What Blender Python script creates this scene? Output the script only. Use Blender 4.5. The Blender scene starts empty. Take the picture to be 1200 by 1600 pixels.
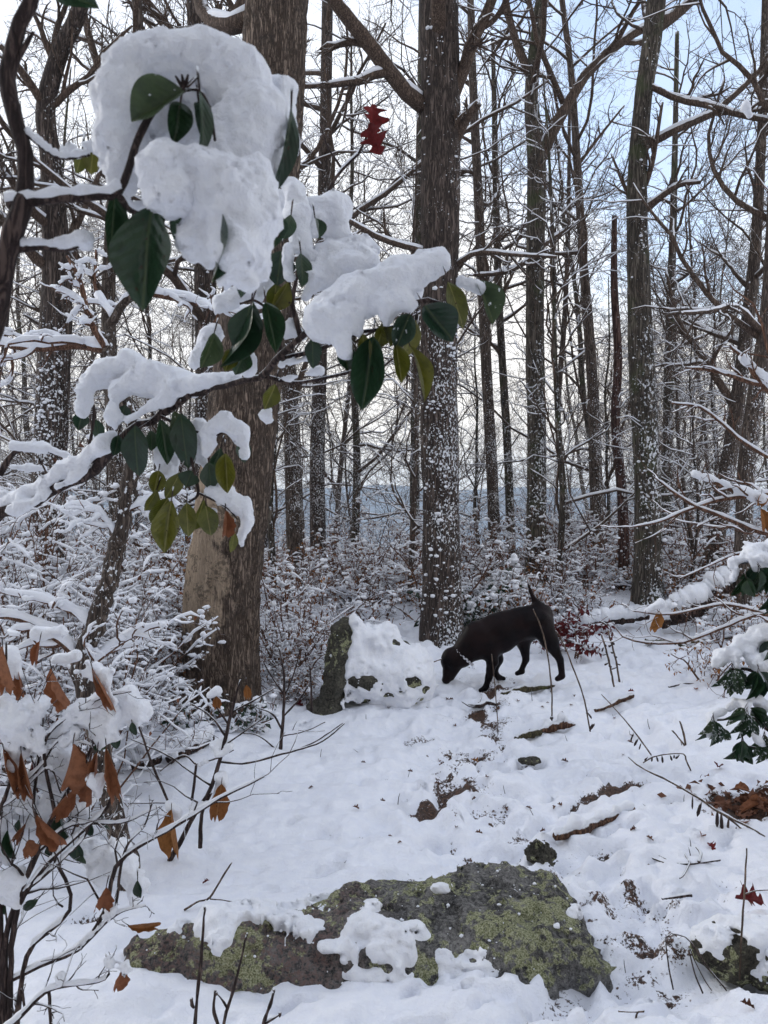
import bpy, math, random
import numpy as np
from mathutils import Vector, Matrix

random.seed(7)
RNG = np.random.default_rng(11)
SC = bpy.context.scene
COL = SC.collection
R = math.radians
A = lambda *v: np.array(v, float)

# ------------------------------------------------------------------ camera
CAM_H = 1.5
cam = bpy.data.cameras.new('camera')
cam_o = bpy.data.objects.new('camera', cam)
COL.objects.link(cam_o)
cam_o.location = (0, 0, CAM_H)
cam_o.rotation_euler = (R(90), 0, 0)
cam.lens = 27.0
cam.sensor_width = 36.0
cam.clip_start = 0.05
cam.clip_end = 6000
cam.dof.use_dof = True
cam.dof.focus_distance = 4.5
cam.dof.aperture_fstop = 10.0
SC.camera = cam_o

# ------------------------------------------------------------------ view
SC.view_settings.view_transform = 'Standard'
SC.view_settings.look = 'None'
SC.view_settings.exposure = 0.3
SC.view_settings.gamma = 1.0
SC.view_settings.use_curve_mapping = False
SC.render.resolution_x, SC.render.resolution_y = 768, 1024
SC.cycles.use_denoising = True
SC.cycles.max_bounces = 7
SC.cycles.diffuse_bounces = 4
SC.cycles.glossy_bounces = 2
SC.cycles.transmission_bounces = 2
SC.cycles.volume_bounces = 0
SC.cycles.use_adaptive_sampling = True
SC.cycles.adaptive_threshold = 0.015

# ------------------------------------------------------------------ node helpers
def nd(nt, typ, ins=None, **props):
    n = nt.nodes.new(typ)
    for k, v in props.items():
        setattr(n, k, v)
    for k, v in (ins or {}).items():
        s = n.inputs[k]
        if hasattr(v, 'is_output'):
            nt.links.new(v, s)
        else:
            s.default_value = v
    return n

def ramp(nt, fac, stops):
    n = nd(nt, 'ShaderNodeValToRGB', {0: fac})
    e = n.color_ramp.elements
    while len(e) < len(stops):
        e.new(0.5)
    for x, (p, c) in zip(e, stops):
        x.position = p
        x.color = (c if len(c) == 4 else (*c, 1)) if isinstance(c, tuple) else (c, c, c, 1)
    return n.outputs[0]

def mixc(nt, f, a, b, mode='MIX'):
    n = nt.nodes.new('ShaderNodeMix')
    n.data_type = 'RGBA'; n.blend_type = mode
    for i, v in ((0, f), (6, a), (7, b)):
        if hasattr(v, 'is_output'):
            nt.links.new(v, n.inputs[i])
        else:
            n.inputs[i].default_value = (*v, 1) if isinstance(v, tuple) and len(v) == 3 else v
    return n.outputs[2]

def mth(nt, op, a, b=0.0, c=0.0, clamp=False):
    n = nt.nodes.new('ShaderNodeMath'); n.operation = op; n.use_clamp = clamp
    for i, v in enumerate((a, b, c)):
        if hasattr(v, 'is_output'):
            nt.links.new(v, n.inputs[i])
        else:
            n.inputs[i].default_value = v
    return n.outputs[0]

def noise(nt, vec, scale, detail=4, rough=0.55, dist=0.0):
    return nd(nt, 'ShaderNodeTexNoise', {'Vector': vec, 'Scale': scale, 'Detail': detail, 'Roughness': rough, 'Distortion': dist}).outputs[0]

def smooth(nt, v, lo, hi):
    return nd(nt, 'ShaderNodeMapRange', {0: v, 1: lo, 2: hi, 3: 0.0, 4: 1.0}, interpolation_type='SMOOTHSTEP').outputs[0]

def new_mat(name):
    m = bpy.data.materials.new(name)
    m.use_nodes = True
    nt = m.node_tree
    b = nt.nodes['Principled BSDF']
    b.inputs['Specular IOR Level'].default_value = 0.25
    return m, nt, b

# ------------------------------------------------------------------ world: broken winter overcast
SUN_EL, SUN_AZ = R(24), R(-62)          # azimuth measured from +Y towards +X
w = bpy.data.worlds.new('World')
SC.world = w
w.use_nodes = True
nt = w.node_tree
bg = nt.nodes['Background']
bg.inputs[1].default_value = 0.1
sky = nd(nt, 'ShaderNodeTexSky', sky_type='NISHITA', sun_disc=False, sun_elevation=SUN_EL, sun_rotation=SUN_AZ,
         air_density=1.0, dust_density=0.6, ozone_density=2.0)
geo = nd(nt, 'ShaderNodeNewGeometry')
d0 = nd(nt, 'ShaderNodeVectorMath', {0: geo.outputs['Incoming']}, operation='SCALE')
d0.inputs['Scale'].default_value = -1
dirv = d0.outputs[0]
sep = nd(nt, 'ShaderNodeSeparateXYZ', {0: dirv})
dz = sep.outputs[2]
n1 = noise(nt, dirv, 2.6, 6, 0.58, 0.3)
n2 = noise(nt, dirv, 9.0, 5, 0.6, 0.2)
warp = nd(nt, 'ShaderNodeCombineXYZ', {0: sep.outputs[0], 1: sep.outputs[1], 2: mth(nt, 'MULTIPLY', dz, 2.0)})
bd = nd(nt, 'ShaderNodeVectorMath', {0: dirv, 1: (0.345, 0.80, 0.49)}, operation='DOT_PRODUCT').outputs['Value']
gap = smooth(nt, bd, 0.90, 1.0)                       # the torn, bluer part of the cloud deck
gap = mth(nt, 'ADD', mth(nt, 'MULTIPLY', gap, 0.42), mth(nt, 'ADD', n1, mth(nt, 'MULTIPLY', n2, 0.25)))
gap = smooth(nt, gap, 0.80, 1.06)
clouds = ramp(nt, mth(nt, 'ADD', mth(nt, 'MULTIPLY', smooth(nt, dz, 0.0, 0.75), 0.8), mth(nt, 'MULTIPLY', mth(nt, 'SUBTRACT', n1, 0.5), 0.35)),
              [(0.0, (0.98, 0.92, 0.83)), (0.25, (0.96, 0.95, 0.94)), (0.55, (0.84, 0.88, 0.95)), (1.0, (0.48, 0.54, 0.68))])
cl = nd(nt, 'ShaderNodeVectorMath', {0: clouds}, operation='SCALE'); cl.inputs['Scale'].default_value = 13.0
sk = nd(nt, 'ShaderNodeVectorMath', {0: sky.outputs[0]}, operation='SCALE'); sk.inputs['Scale'].default_value = 3.0
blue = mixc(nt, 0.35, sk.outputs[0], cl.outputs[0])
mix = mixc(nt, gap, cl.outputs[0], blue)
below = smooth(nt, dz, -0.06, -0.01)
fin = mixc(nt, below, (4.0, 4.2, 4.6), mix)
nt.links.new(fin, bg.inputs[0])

# ------------------------------------------------------------------ sun behind thin cloud
sl = bpy.data.lights.new('sun', 'SUN')
sl.energy = 0.95
sl.angle = R(11)
sl.color = (1.0, 0.95, 0.88)
so = bpy.data.objects.new('sun', sl)
COL.objects.link(so)
sd = Vector((math.sin(SUN_AZ) * math.cos(SUN_EL), math.cos(SUN_AZ) * math.cos(SUN_EL), math.sin(SUN_EL)))
so.rotation_euler = (-sd).to_track_quat('-Z', 'Y').to_euler()
so.location = (-20, 10, 20)

# ------------------------------------------------------------------ object helpers
def tag(o, label=None, cat=None, group=None, kind=None):
    for k, v in (('label', label), ('category', cat), ('group', group), ('kind', kind)):
        if v:
            o[k] = v
    return o

def thing(name, loc, label, cat, group=None):
    o = bpy.data.objects.new(name, None)
    o.empty_display_size = 0.1
    COL.objects.link(o)
    o.location = tuple(float(c) for c in loc)
    return tag(o, label, cat, group)

def make_mesh(name, V, F4=None, F3=None, smooth_=True):
    V = np.asarray(V, np.float32)
    me = bpy.data.meshes.new(name)
    F4 = np.zeros((0, 4), np.int32) if F4 is None or len(F4) == 0 else np.asarray(F4, np.int32)
    F3 = np.zeros((0, 3), np.int32) if F3 is None or len(F3) == 0 else np.asarray(F3, np.int32)
    loops = np.concatenate([F4.ravel(), F3.ravel()])
    st = np.concatenate([np.arange(len(F4)) * 4, len(F4) * 4 + np.arange(len(F3)) * 3]).astype(np.int32)
    me.vertices.add(len(V)); me.vertices.foreach_set('co', V.ravel())
    me.loops.add(len(loops)); me.loops.foreach_set('vertex_index', loops.astype(np.int32))
    me.polygons.add(len(st)); me.polygons.foreach_set('loop_start', st)
    me.update(calc_edges=True)
    me.polygons.foreach_set('use_smooth', np.full(len(st), smooth_))
    return me

def obj(name, me, m, parent=None, kind=None, loc=None):
    """Link a mesh given in world space; under a parent its vertices become local to the parent's base."""
    o = bpy.data.objects.new(name, me)
    COL.objects.link(o)
    if m is not None and not me.materials:
        me.materials.append(m)
    if parent is not None:
        o.parent = parent
    if loc is not None:
        o.location = tuple(float(c) for c in loc)
    if kind:
        o['kind'] = kind
    return o

def copy_tree(o, parent=None):
    c = o.copy(); COL.objects.link(c); c.parent = parent
    for ch in list(o.children):
        copy_tree(ch, c)
    return c

# ------------------------------------------------------------------ numpy noise
_T = np.random.default_rng(3).random((64, 64, 64)).astype(np.float32) * 2 - 1
def vnoise(P):
    P = np.asarray(P, float)
    i = np.floor(P).astype(np.int64)
    f = P - i
    f = f * f * f * (f * (f * 6 - 15) + 10)
    i0 = i & 63; i1 = (i + 1) & 63
    x0, y0, z0 = i0[..., 0], i0[..., 1], i0[..., 2]
    x1, y1, z1 = i1[..., 0], i1[..., 1], i1[..., 2]
    fx, fy, fz = f[..., 0], f[..., 1], f[..., 2]
    a = _T[x0, y0, z0] * (1 - fx) + _T[x1, y0, z0] * fx
    b = _T[x0, y1, z0] * (1 - fx) + _T[x1, y1, z0] * fx
    c = _T[x0, y0, z1] * (1 - fx) + _T[x1, y0, z1] * fx
    d = _T[x0, y1, z1] * (1 - fx) + _T[x1, y1, z1] * fx
    return (a * (1 - fy) + b * fy) * (1 - fz) + (c * (1 - fy) + d * fy) * fz

_ROT = np.array([[0.36, 0.48, -0.8], [-0.8, 0.6, 0.0], [0.48, 0.64, 0.6]])
def fbm(P, octv=3, gain=0.5):
    s, a = 0, 1.0
    P = np.asarray(P, float)
    for k in range(octv):
        s = s + a * vnoise(P + 7.3 * k)
        P = (P @ _ROT.T) * 2.03
        a *= gain
    return s

def v3(x, y, z=0.0):
    return np.stack(np.broadcast_arrays(np.asarray(x, float), np.asarray(y, float), np.asarray(z, float)), -1)

def PX(px, py, d):
    """The point seen at a pixel of the 1200 x 1600 photograph, d metres away."""
    return A((px - 600) / 1200 * d, d, CAM_H + (800 - py) / 1200 * d)

# ------------------------------------------------------------------ implicit surfaces (smooth unions meshed by surface nets)
class Field:
    def __init__(s, lo, hi, h):
        s.lo = np.array(lo, float); s.h = h
        s.n = np.maximum(4, np.ceil((np.array(hi, float) - s.lo) / h).astype(int) + 1)
        s.V = np.full(s.n, 1.0)
    def _sub(s, lo, hi):
        i0 = np.maximum(0, np.floor((lo - s.lo) / s.h).astype(int))
        i1 = np.minimum(s.n, np.ceil((hi - s.lo) / s.h).astype(int) + 1)
        if np.any(i1 <= i0):
            return None, None
        sl = tuple(slice(a, b) for a, b in zip(i0, i1))
        g = np.stack(np.meshgrid(*[s.lo[k] + s.h * np.arange(i0[k], i1[k]) for k in range(3)], indexing='ij'), -1)
        return sl, g
    def _smin(s, sl, d, k):
        a = s.V[sl]
        h = np.maximum(k - np.abs(a - d), 0) / k
        s.V[sl] = np.minimum(a, d) - h * h * k * 0.25
    def cone(s, a, b, ra, rb=None, k=0.02, sc=(1, 1, 1)):
        a = np.array(a, float); b = np.array(b, float); rb = ra if rb is None else rb
        sc = np.array(sc, float)
        m = max(ra, rb) / sc.min() + k + 3 * s.h
        sl, g = s._sub(np.minimum(a, b) - m, np.maximum(a, b) + m)
        if sl is None:
            return
        p = (g - a) * sc; ba = (b - a) * sc
        t = np.clip((p @ ba) / max(ba @ ba, 1e-12), 0, 1)
        d = np.linalg.norm(p - t[..., None] * ba, axis=-1) - (ra + (rb - ra) * t)
        s._smin(sl, d, k)
    def ell(s, c, r, k=0.02):
        c = np.array(c, float); r = np.array(r, float)
        m = r + k + 3 * s.h
        sl, g = s._sub(c - m, c + m)
        if sl is None:
            return
        q = (g - c) / r
        l = np.linalg.norm(q, axis=-1)
        d = (l - 1) * r.min() if r.min() > 0.6 * r.max() else l * (l - 1) / np.maximum(np.linalg.norm(q / r, axis=-1), 1e-6)
        s._smin(sl, d, k)
    def grid(s):
        return np.stack(np.meshgrid(*[s.lo[k] + s.h * np.arange(s.n[k]) for k in range(3)], indexing='ij'), -1)
    def rough(s, amp, scale, octv=2, off=0.0):
        m = np.abs(s.V) < 4 * amp + 3 * s.h
        idx = np.argwhere(m)
        P = s.lo + idx * s.h
        s.V[m] += amp * fbm(P / scale + off, octv)
    def mesh(s, name, split=False):
        V = s.V; n = s.n
        I = V < 0
        cs = [(x, y, z) for x in (0, 1) for y in (0, 1) for z in (0, 1)]
        sub = lambda T, c: T[c[0]:n[0] - 1 + c[0], c[1]:n[1] - 1 + c[1], c[2]:n[2] - 1 + c[2]]
        cnt = sum(sub(I, c).astype(np.int8) for c in cs)
        act = (cnt > 0) & (cnt < 8)
        idx = np.argwhere(act)
        ids = np.full(act.shape, -1, np.int32)
        ids[act] = np.arange(len(idx))
        cv = {c: sub(V, c)[act] for c in cs}
        acc = np.zeros((len(idx), 3)); w = np.zeros(len(idx))
        for ax in range(3):
            for c in cs:
                if c[ax] == 0:
                    e = list(c); e[ax] = 1; e = tuple(e)
                    a, b = cv[c], cv[e]
                    cr = (a < 0) != (b < 0)
                    t = np.where(cr, a / np.where(cr, a - b, 1), 0)
                    p = np.tile(np.array(c, float), (len(idx), 1)); p[:, ax] += t
                    acc += p * cr[:, None]; w += cr
        P = s.lo + (idx + acc / np.maximum(w, 1)[:, None]) * s.h
        quads = []
        for ax in range(3):
            u, v = (ax + 1) % 3, (ax + 2) % 3
            a = np.moveaxis(I, (ax, u, v), (0, 1, 2))
            cid = np.moveaxis(ids, (ax, u, v), (0, 1, 2))
            s0 = a[:-1, 1:-1, 1:-1]; s1 = a[1:, 1:-1, 1:-1]
            ch = np.argwhere(s0 != s1)
            if not len(ch):
                continue
            i, j, k = ch.T
            q = np.stack([cid[i, j, k], cid[i, j + 1, k], cid[i, j + 1, k + 1], cid[i, j, k + 1]], -1)
            fl = ~s0[i, j, k]
            q[fl] = q[fl][:, ::-1]
            quads.append(q)
        Q = np.concatenate(quads)
        Q = Q[(Q >= 0).all(1)]
        # drop crumbs: keep the pieces that hold a fair share of the surface
        lab = np.arange(len(P))
        for _ in range(200):
            m = lab[Q].min(1)
            new = lab.copy()
            for c in range(4):
                np.minimum.at(new, Q[:, c], m)
            new = new[new]
            if (new == lab).all():
                break
            lab = new
        big, cnt = np.unique(lab[Q[:, 0]], return_counts=True)
        order = big[np.argsort(-cnt)]
        s.pieces = []
        for L in order:
            q = Q[lab[Q[:, 0]] == L]
            if len(q) < 40 or len(q) < 0.004 * len(Q):
                continue
            ids_, inv = np.unique(q, return_inverse=True)
            s.pieces.append((P[ids_], inv.reshape(-1, 4)))
        if split:
            return [make_mesh(name, p, q) for p, q in s.pieces]
        n0, Vs, Qs = 0, [], []
        for p, q in s.pieces:
            Vs.append(p); Qs.append(q + n0); n0 += len(p)
        return make_mesh(name, np.concatenate(Vs), np.concatenate(Qs))

# ------------------------------------------------------------------ materials
def tex(nt, kind='Object'):
    return nd(nt, 'ShaderNodeTexCoord').outputs[kind]

def bump(nt, b, h, strength, dist):
    n = nd(nt, 'ShaderNodeBump', {'Strength': strength, 'Distance': dist, 'Height': h})
    nt.links.new(n.outputs[0], b.inputs['Normal'])
    return n

SNOW = (0.84, 0.86, 0.90)

def mat_snow(name='snow', s1=160.0, s2=35.0):
    m, nt, b = new_mat(name)
    g = nd(nt, 'ShaderNodeNewGeometry').outputs['Position']
    n1 = noise(nt, g, s1, 4, 0.7); n2 = noise(nt, g, s2, 4, 0.6)
    h = mth(nt, 'ADD', mth(nt, 'MULTIPLY', n1, 0.45), n2)
    bump(nt, b, h, 0.7, 0.014)
    c = mixc(nt, smooth(nt, n2, 0.3, 0.7), (0.785, 0.805, 0.865), (0.83, 0.845, 0.88))
    nt.links.new(c, b.inputs['Base Color'])
    b.inputs['Roughness'].default_value = 0.62
    return m

def mat_ground():
    m, nt, b = new_mat('snowy_ground')
    g = nd(nt, 'ShaderNodeNewGeometry').outputs['Position']
    n1 = noise(nt, g, 120, 3, 0.6); n2 = noise(nt, g, 22, 4, 0.6); n3 = noise(nt, g, 60, 3, 0.7)
    at = nd(nt, 'ShaderNodeAttribute', attribute_name='bare').outputs['Fac']
    h = mth(nt, 'ADD', mth(nt, 'MULTIPLY', n1, 0.3), n2)
    litter = ramp(nt, noise(nt, g, 75, 4, 0.75), [(0.3, (0.012, 0.009, 0.008)), (0.48, (0.05, 0.032, 0.024)), (0.62, (0.12, 0.062, 0.04)), (0.75, (0.17, 0.12, 0.085))])
    snowc = mixc(nt, smooth(nt, n2, 0.3, 0.7), (0.765, 0.785, 0.855), (0.82, 0.835, 0.88))
    f = smooth(nt, mth(nt, 'ADD', at, mth(nt, 'MULTIPLY', mth(nt, 'SUBTRACT', n3, 0.5), 1.9)), 0.42, 0.62)
    nt.links.new(mixc(nt, f, snowc, litter), b.inputs['Base Color'])
    bump(nt, b, h, 0.55, 0.02)
    b.inputs['Roughness'].default_value = 0.6
    return m

def mat_bark(name, c0, c1, fleck=0.0, top=0.0, scale=1.0, moss=None, pale=None, bumpd=0.02):
    """Furrowed bark; fleck = share of wind-stuck snow, top = snow lying where the bark faces up."""
    m, nt, b = new_mat(name)
    co = tex(nt)
    mp = nd(nt, 'ShaderNodeMapping', {0: co, 3: (34 * scale, 34 * scale, 5.5 * scale)}).outputs[0]
    mpl = nd(nt, 'ShaderNodeMapping', {0: co, 3: (30 * scale, 30 * scale, 3.2 * scale)}).outputs[0]
    f1 = mth(nt, 'MULTIPLY', mth(nt, 'ABSOLUTE', mth(nt, 'SUBTRACT', noise(nt, mpl, 1.0, 4, 0.6, 0.8), 0.5)), 5.0)
    f2 = noise(nt, mp, 1.6, 6, 0.72, 0.8)
    fur = mth(nt, 'ADD', mth(nt, 'MULTIPLY', smooth(nt, f1, 0.0, 0.8), 0.55), mth(nt, 'MULTIPLY', f2, 0.65))
    col = ramp(nt, fur, [(0.28, tuple(c * 0.35 for c in c0)), (0.52, c0), (0.82, c1)])
    big = noise(nt, co, 3.0, 4, 0.6)
    if moss:
        col = mixc(nt, mth(nt, 'MULTIPLY', smooth(nt, big, 0.5, 0.68), 0.6), col, moss)
    if pale:
        mp2 = nd(nt, 'ShaderNodeMapping', {0: co, 3: (4.0, 4.0, 1.6)}).outputs[0]
        pz = nd(nt, 'ShaderNodeSeparateXYZ', {0: co}).outputs
        hgt = mth(nt, 'MULTIPLY', smooth(nt, pz[2], 0.2, 1.0), mth(nt, 'SUBTRACT', 1.0, smooth(nt, pz[2], 1.5, 2.1)))
        mp4 = nd(nt, 'ShaderNodeMapping', {0: co, 3: (22.0, 22.0, 9.0)}).outputs[0]
        pm = mth(nt, 'ADD', mth(nt, 'MULTIPLY', noise(nt, mp2, 1.0, 5, 0.65), 0.6), mth(nt, 'MULTIPLY', noise(nt, mp4, 1.0, 5, 0.7), 0.5))
        hgt = mth(nt, 'MULTIPLY', hgt, mth(nt, 'SUBTRACT', 1.0, smooth(nt, mth(nt, 'ADD', pz[0], mth(nt, 'MULTIPLY', mth(nt, 'SUBTRACT', noise(nt, mp2, 2.2, 5, 0.65), 0.5), 0.7)), -0.02, 0.24)))
        pm = smooth(nt, mth(nt, 'ADD', pm, mth(nt, 'MULTIPLY', mth(nt, 'SUBTRACT', hgt, 0.5), 0.38)), 0.44, 0.64)
        col = mixc(nt, mth(nt, 'MULTIPLY', pm, 0.85), col, ramp(nt, f2, [(0.3, tuple(c * 0.5 for c in pale)), (0.6, pale)]))
    if pale:
        bl = mth(nt, 'ADD', mth(nt, 'MULTIPLY', noise(nt, co, 7.0, 5, 0.7, 0.5), 0.6), mth(nt, 'MULTIPLY', noise(nt, co, 45.0, 4, 0.7), 0.45))
        bm_ = mth(nt, 'MULTIPLY', smooth(nt, bl, 0.54, 0.61), 0.6)
        col = mixc(nt, bm_, col, (0.03, 0.024, 0.02))
    gn = nd(nt, 'ShaderNodeNewGeometry')
    nz = nd(nt, 'ShaderNodeSeparateXYZ', {0: gn.outputs['Normal']}).outputs
    f = None
    if fleck > 0:
        mp3 = nd(nt, 'ShaderNodeMapping', {0: co, 3: (1.0, 1.0, 0.75)}).outputs[0]
        s = noise(nt, mp3, 38 * scale, 3, 0.6)
        wind = mth(nt, 'MULTIPLY', mth(nt, 'ADD', mth(nt, 'MULTIPLY', nz[0], 0.5), mth(nt, 'MULTIPLY', nz[1], -0.6)), 0.10)
        s = mth(nt, 'ADD', mth(nt, 'ADD', s, wind), mth(nt, 'MULTIPLY', mth(nt, 'SUBTRACT', noise(nt, co, 1.9, 4, 0.65), 0.5), 0.62))
        s = mth(nt, 'SUBTRACT', s, mth(nt, 'MULTIPLY', smooth(nt, nd(nt, 'ShaderNodeSeparateXYZ', {0: co}).outputs[2], 2.0, 4.6), 0.11))
        f = smooth(nt, s, 0.66 - 0.14 * fleck, 0.70 - 0.14 * fleck)
    if top > 0:
        t = smooth(nt, mth(nt, 'ADD', nz[2], mth(nt, 'MULTIPLY', mth(nt, 'SUBTRACT', noise(nt, co, 14, 3, 0.6), 0.5), 0.9)), 0.75 - 0.5 * top, 0.95 - 0.5 * top)
        f = t if f is None else mth(nt, 'MAXIMUM', f, t)
    if f is not None:
        col = mixc(nt, f, col, SNOW)
        fur = mth(nt, 'ADD', fur, mth(nt, 'MULTIPLY', f, 0.6))
    nt.links.new(col, b.inputs['Base Color'])
    bump(nt, b, fur, 0.9, bumpd)
    b.inputs['Roughness'].default_value = 0.85
    return m

def mat_leaf(name, ca, cb, rough=0.4, vein=(0.1, 0.11, 0.03), spots=0.0, frost=0.0, tr=0.25, spec=0.5):
    m, nt, b = new_mat(name)
    uv = nd(nt, 'ShaderNodeTexCoord').outputs['Generated']
    ob = nd(nt, 'ShaderNodeObjectInfo')
    rnd = ob.outputs['Random']
    g = nd(nt, 'ShaderNodeNewGeometry').outputs['Position']
    col = mixc(nt, rnd, ca, cb)
    n = noise(nt, g, 60, 4, 0.6)
    col = mixc(nt, mth(nt, 'MULTIPLY', smooth(nt, n, 0.4, 0.7), 0.5), col, tuple(c * 0.45 for c in ca))
    x = nd(nt, 'ShaderNodeSeparateXYZ', {0: uv}).outputs
    mid = mth(nt, 'ABSOLUTE', mth(nt, 'SUBTRACT', x[0], 0.5))
    col = mixc(nt, mth(nt, 'MULTIPLY', mth(nt, 'SUBTRACT', 1.0, smooth(nt, mid, 0.012, 0.035)), 0.7), col, vein)
    side = mth(nt, 'SINE', mth(nt, 'MULTIPLY', mth(nt, 'SUBTRACT', x[1], mth(nt, 'MULTIPLY', mid, 0.7)), 55.0))
    if spots:
        s = noise(nt, g, 130, 2, 0.5)
        col = mixc(nt, smooth(nt, s, 0.68, 0.72), col, (0.03, 0.015, 0.008))
    if frost:
        s = noise(nt, g, 95, 3, 0.65)
        col = mixc(nt, smooth(nt, s, 0.72 - frost * 0.2, 0.78 - frost * 0.2), col, SNOW)
    nt.links.new(col, b.inputs['Base Color'])
    bump(nt, b, mth(nt, 'ADD', mth(nt, 'MULTIPLY', side, 0.12), n), 0.35, 0.004)
    b.inputs['Roughness'].default_value = rough
    b.inputs['Specular IOR Level'].default_value = spec
    if tr:
        t = nd(nt, 'ShaderNodeBsdfTranslucent', {0: col})
        ms = nd(nt, 'ShaderNodeMixShader', {0: tr, 1: b.outputs[0], 2: t.outputs[0]})
        nt.links.new(ms.outputs[0], nt.nodes['Material Output'].inputs[0])
    return m

def mat_rock(name, lich=1.0, dark=(0.085, 0.082, 0.08), light=(0.34, 0.33, 0.315), pinkish=0.0):
    m, nt, b = new_mat(name)
    co = tex(nt)
    n1 = noise(nt, co, 9, 6, 0.7, 0.4); n2 = noise(nt, co, 70, 5, 0.75); n3 = noise(nt, co, 180, 3, 0.7)
    mix_ = mth(nt, 'ADD', mth(nt, 'MULTIPLY', n1, 0.35), mth(nt, 'ADD', mth(nt, 'MULTIPLY', n2, 0.45), mth(nt, 'MULTIPLY', n3, 0.2)))
    col = ramp(nt, mix_, [(0.40, tuple(c * 0.25 for c in dark)), (0.47, dark), (0.54, tuple((a + c) / 2 for a, c in zip(dark, light))), (0.62, light)])
    if pinkish:
        sx = nd(nt, 'ShaderNodeSeparateXYZ', {0: co}).outputs
        pm = mth(nt, 'MULTIPLY', smooth(nt, n2, 0.42, 0.62), mth(nt, 'SUBTRACT', 1.0, smooth(nt, mth(nt, 'ADD', sx[0], mth(nt, 'MULTIPLY', n1, 0.3)), -0.25, 0.15)))
        col = mixc(nt, mth(nt, 'MULTIPLY', pm, pinkish), col, (0.19, 0.105, 0.09))
    if lich:
        big = noise(nt, co, 4.2, 5, 0.62, 0.6)
        v = nd(nt, 'ShaderNodeTexVoronoi', {'Vector': co, 'Scale': 34.0}).outputs['Distance']
        sm = noise(nt, co, 30, 4, 0.6)
        l1 = mth(nt, 'ADD', big, mth(nt, 'MULTIPLY', mth(nt, 'SUBTRACT', sm, 0.5), 0.75))
        l1 = mth(nt, 'ADD', l1, mth(nt, 'MULTIPLY', mth(nt, 'SUBTRACT', n2, 0.5), 0.35))
        l1 = mth(nt, 'SUBTRACT', l1, mth(nt, 'MULTIPLY', v, 0.10))
        f1 = smooth(nt, l1, 0.515 - 0.035 * lich, 0.575 - 0.035 * lich)
        lc = ramp(nt, n3, [(0.38, (0.11, 0.125, 0.05)), (0.5, (0.33, 0.34, 0.175)), (0.62, (0.54, 0.54, 0.38))])
        col = mixc(nt, mth(nt, 'MULTIPLY', f1, 0.85), col, lc)
        m2 = noise(nt, co, 6.5, 4, 0.6); 
        f2 = smooth(nt, mth(nt, 'ADD', m2, mth(nt, 'MULTIPLY', mth(nt, 'SUBTRACT', n2, 0.5), 0.7)), 0.68, 0.76)
        col = mixc(nt, mth(nt, 'MULTIPLY', f2, 0.8), col, ramp(nt, n3, [(0.35, (0.025, 0.035, 0.008)), (0.65, (0.085, 0.095, 0.018))]))
    nt.links.new(col, b.inputs['Base Color'])
    bump(nt, b, mth(nt, 'ADD', mth(nt, 'ADD', n1, n2), mth(nt, 'MULTIPLY', n3, 0.6)), 0.9, 0.018)
    b.inputs['Roughness'].default_value = 0.88
    return m

def mat_simple(name, c, rough=0.7, var=0.4, scale=60.0):
    m, nt, b = new_mat(name)
    g = nd(nt, 'ShaderNodeNewGeometry').outputs['Position']
    n = noise(nt, g, scale, 4, 0.65)
    nt.links.new(mixc(nt, smooth(nt, n, 0.35, 0.65), tuple(x * (1 - var) for x in c), tuple(min(1, x * (1 + var)) for x in c)), b.inputs['Base Color'])
    bump(nt, b, n, 0.5, 0.004)
    b.inputs['Roughness'].default_value = rough
    return m

M_SNOW = mat_snow()
M_SNOWCOARSE = mat_snow('snow_grain', 90, 20)
M_GROUND = mat_ground()
M_BARK = mat_bark('bark_oak', (0.062, 0.046, 0.039), (0.15, 0.115, 0.098), fleck=0.22, top=0.4, scale=1.35)
M_BARKL = mat_bark('bark_pale', (0.105, 0.075, 0.058), (0.27, 0.205, 0.16), fleck=0.0, top=0.2, scale=1.9, pale=(0.50, 0.385, 0.28))
M_BARKG = mat_bark('bark_grey', (0.072, 0.059, 0.048), (0.155, 0.132, 0.108), fleck=0.2, top=0.5, moss=(0.06, 0.075, 0.03))
M_BARKR = mat_bark('bark_red', (0.075, 0.04, 0.034), (0.14, 0.082, 0.068), fleck=0.05, top=0.5)
M_BARKT = mat_bark('bark_thin', (0.075, 0.056, 0.046), (0.16, 0.126, 0.104), fleck=0.02, top=0.6, scale=1.6, bumpd=0.008)
M_TWIG = mat_bark('twig', (0.085, 0.058, 0.044), (0.16, 0.115, 0.088), top=0.5, scale=2.5, bumpd=0.004)
M_TWIGB = mat_bark('twig_bare', (0.125, 0.064, 0.042), (0.22, 0.122, 0.08), top=0.12, scale=3.0, bumpd=0.003)
M_STALK = mat_bark('dry_stalk', (0.10, 0.07, 0.052), (0.2, 0.145, 0.11), top=0.1, scale=3.0, bumpd=0.002)
M_STEM = mat_bark('stem_dark', (0.045, 0.03, 0.028), (0.10, 0.07, 0.06), top=0.45, scale=2.5, bumpd=0.005)
M_WOOD = mat_bark('rotten_wood', (0.085, 0.042, 0.026), (0.20, 0.105, 0.06), top=0.55, scale=1.8, bumpd=0.01)
M_LOG = mat_bark('log_bark', (0.05, 0.032, 0.028), (0.12, 0.075, 0.06), top=0.8, scale=1.3)
M_MOSSW = mat_bark('mossy_wood', (0.06, 0.05, 0.028), (0.12, 0.105, 0.05), top=0.15, scale=2.0, moss=(0.075, 0.1, 0.025), bumpd=0.01)
M_GREEN = mat_leaf('leaf_dark_green', (0.012, 0.032, 0.018), (0.022, 0.05, 0.02), 0.28, (0.05, 0.075, 0.03), spots=0.4)
M_OLIVE = mat_leaf('leaf_olive', (0.075, 0.085, 0.012), (0.12, 0.115, 0.016), 0.32, (0.22, 0.2, 0.06), spots=1.0, tr=0.35)
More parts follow.
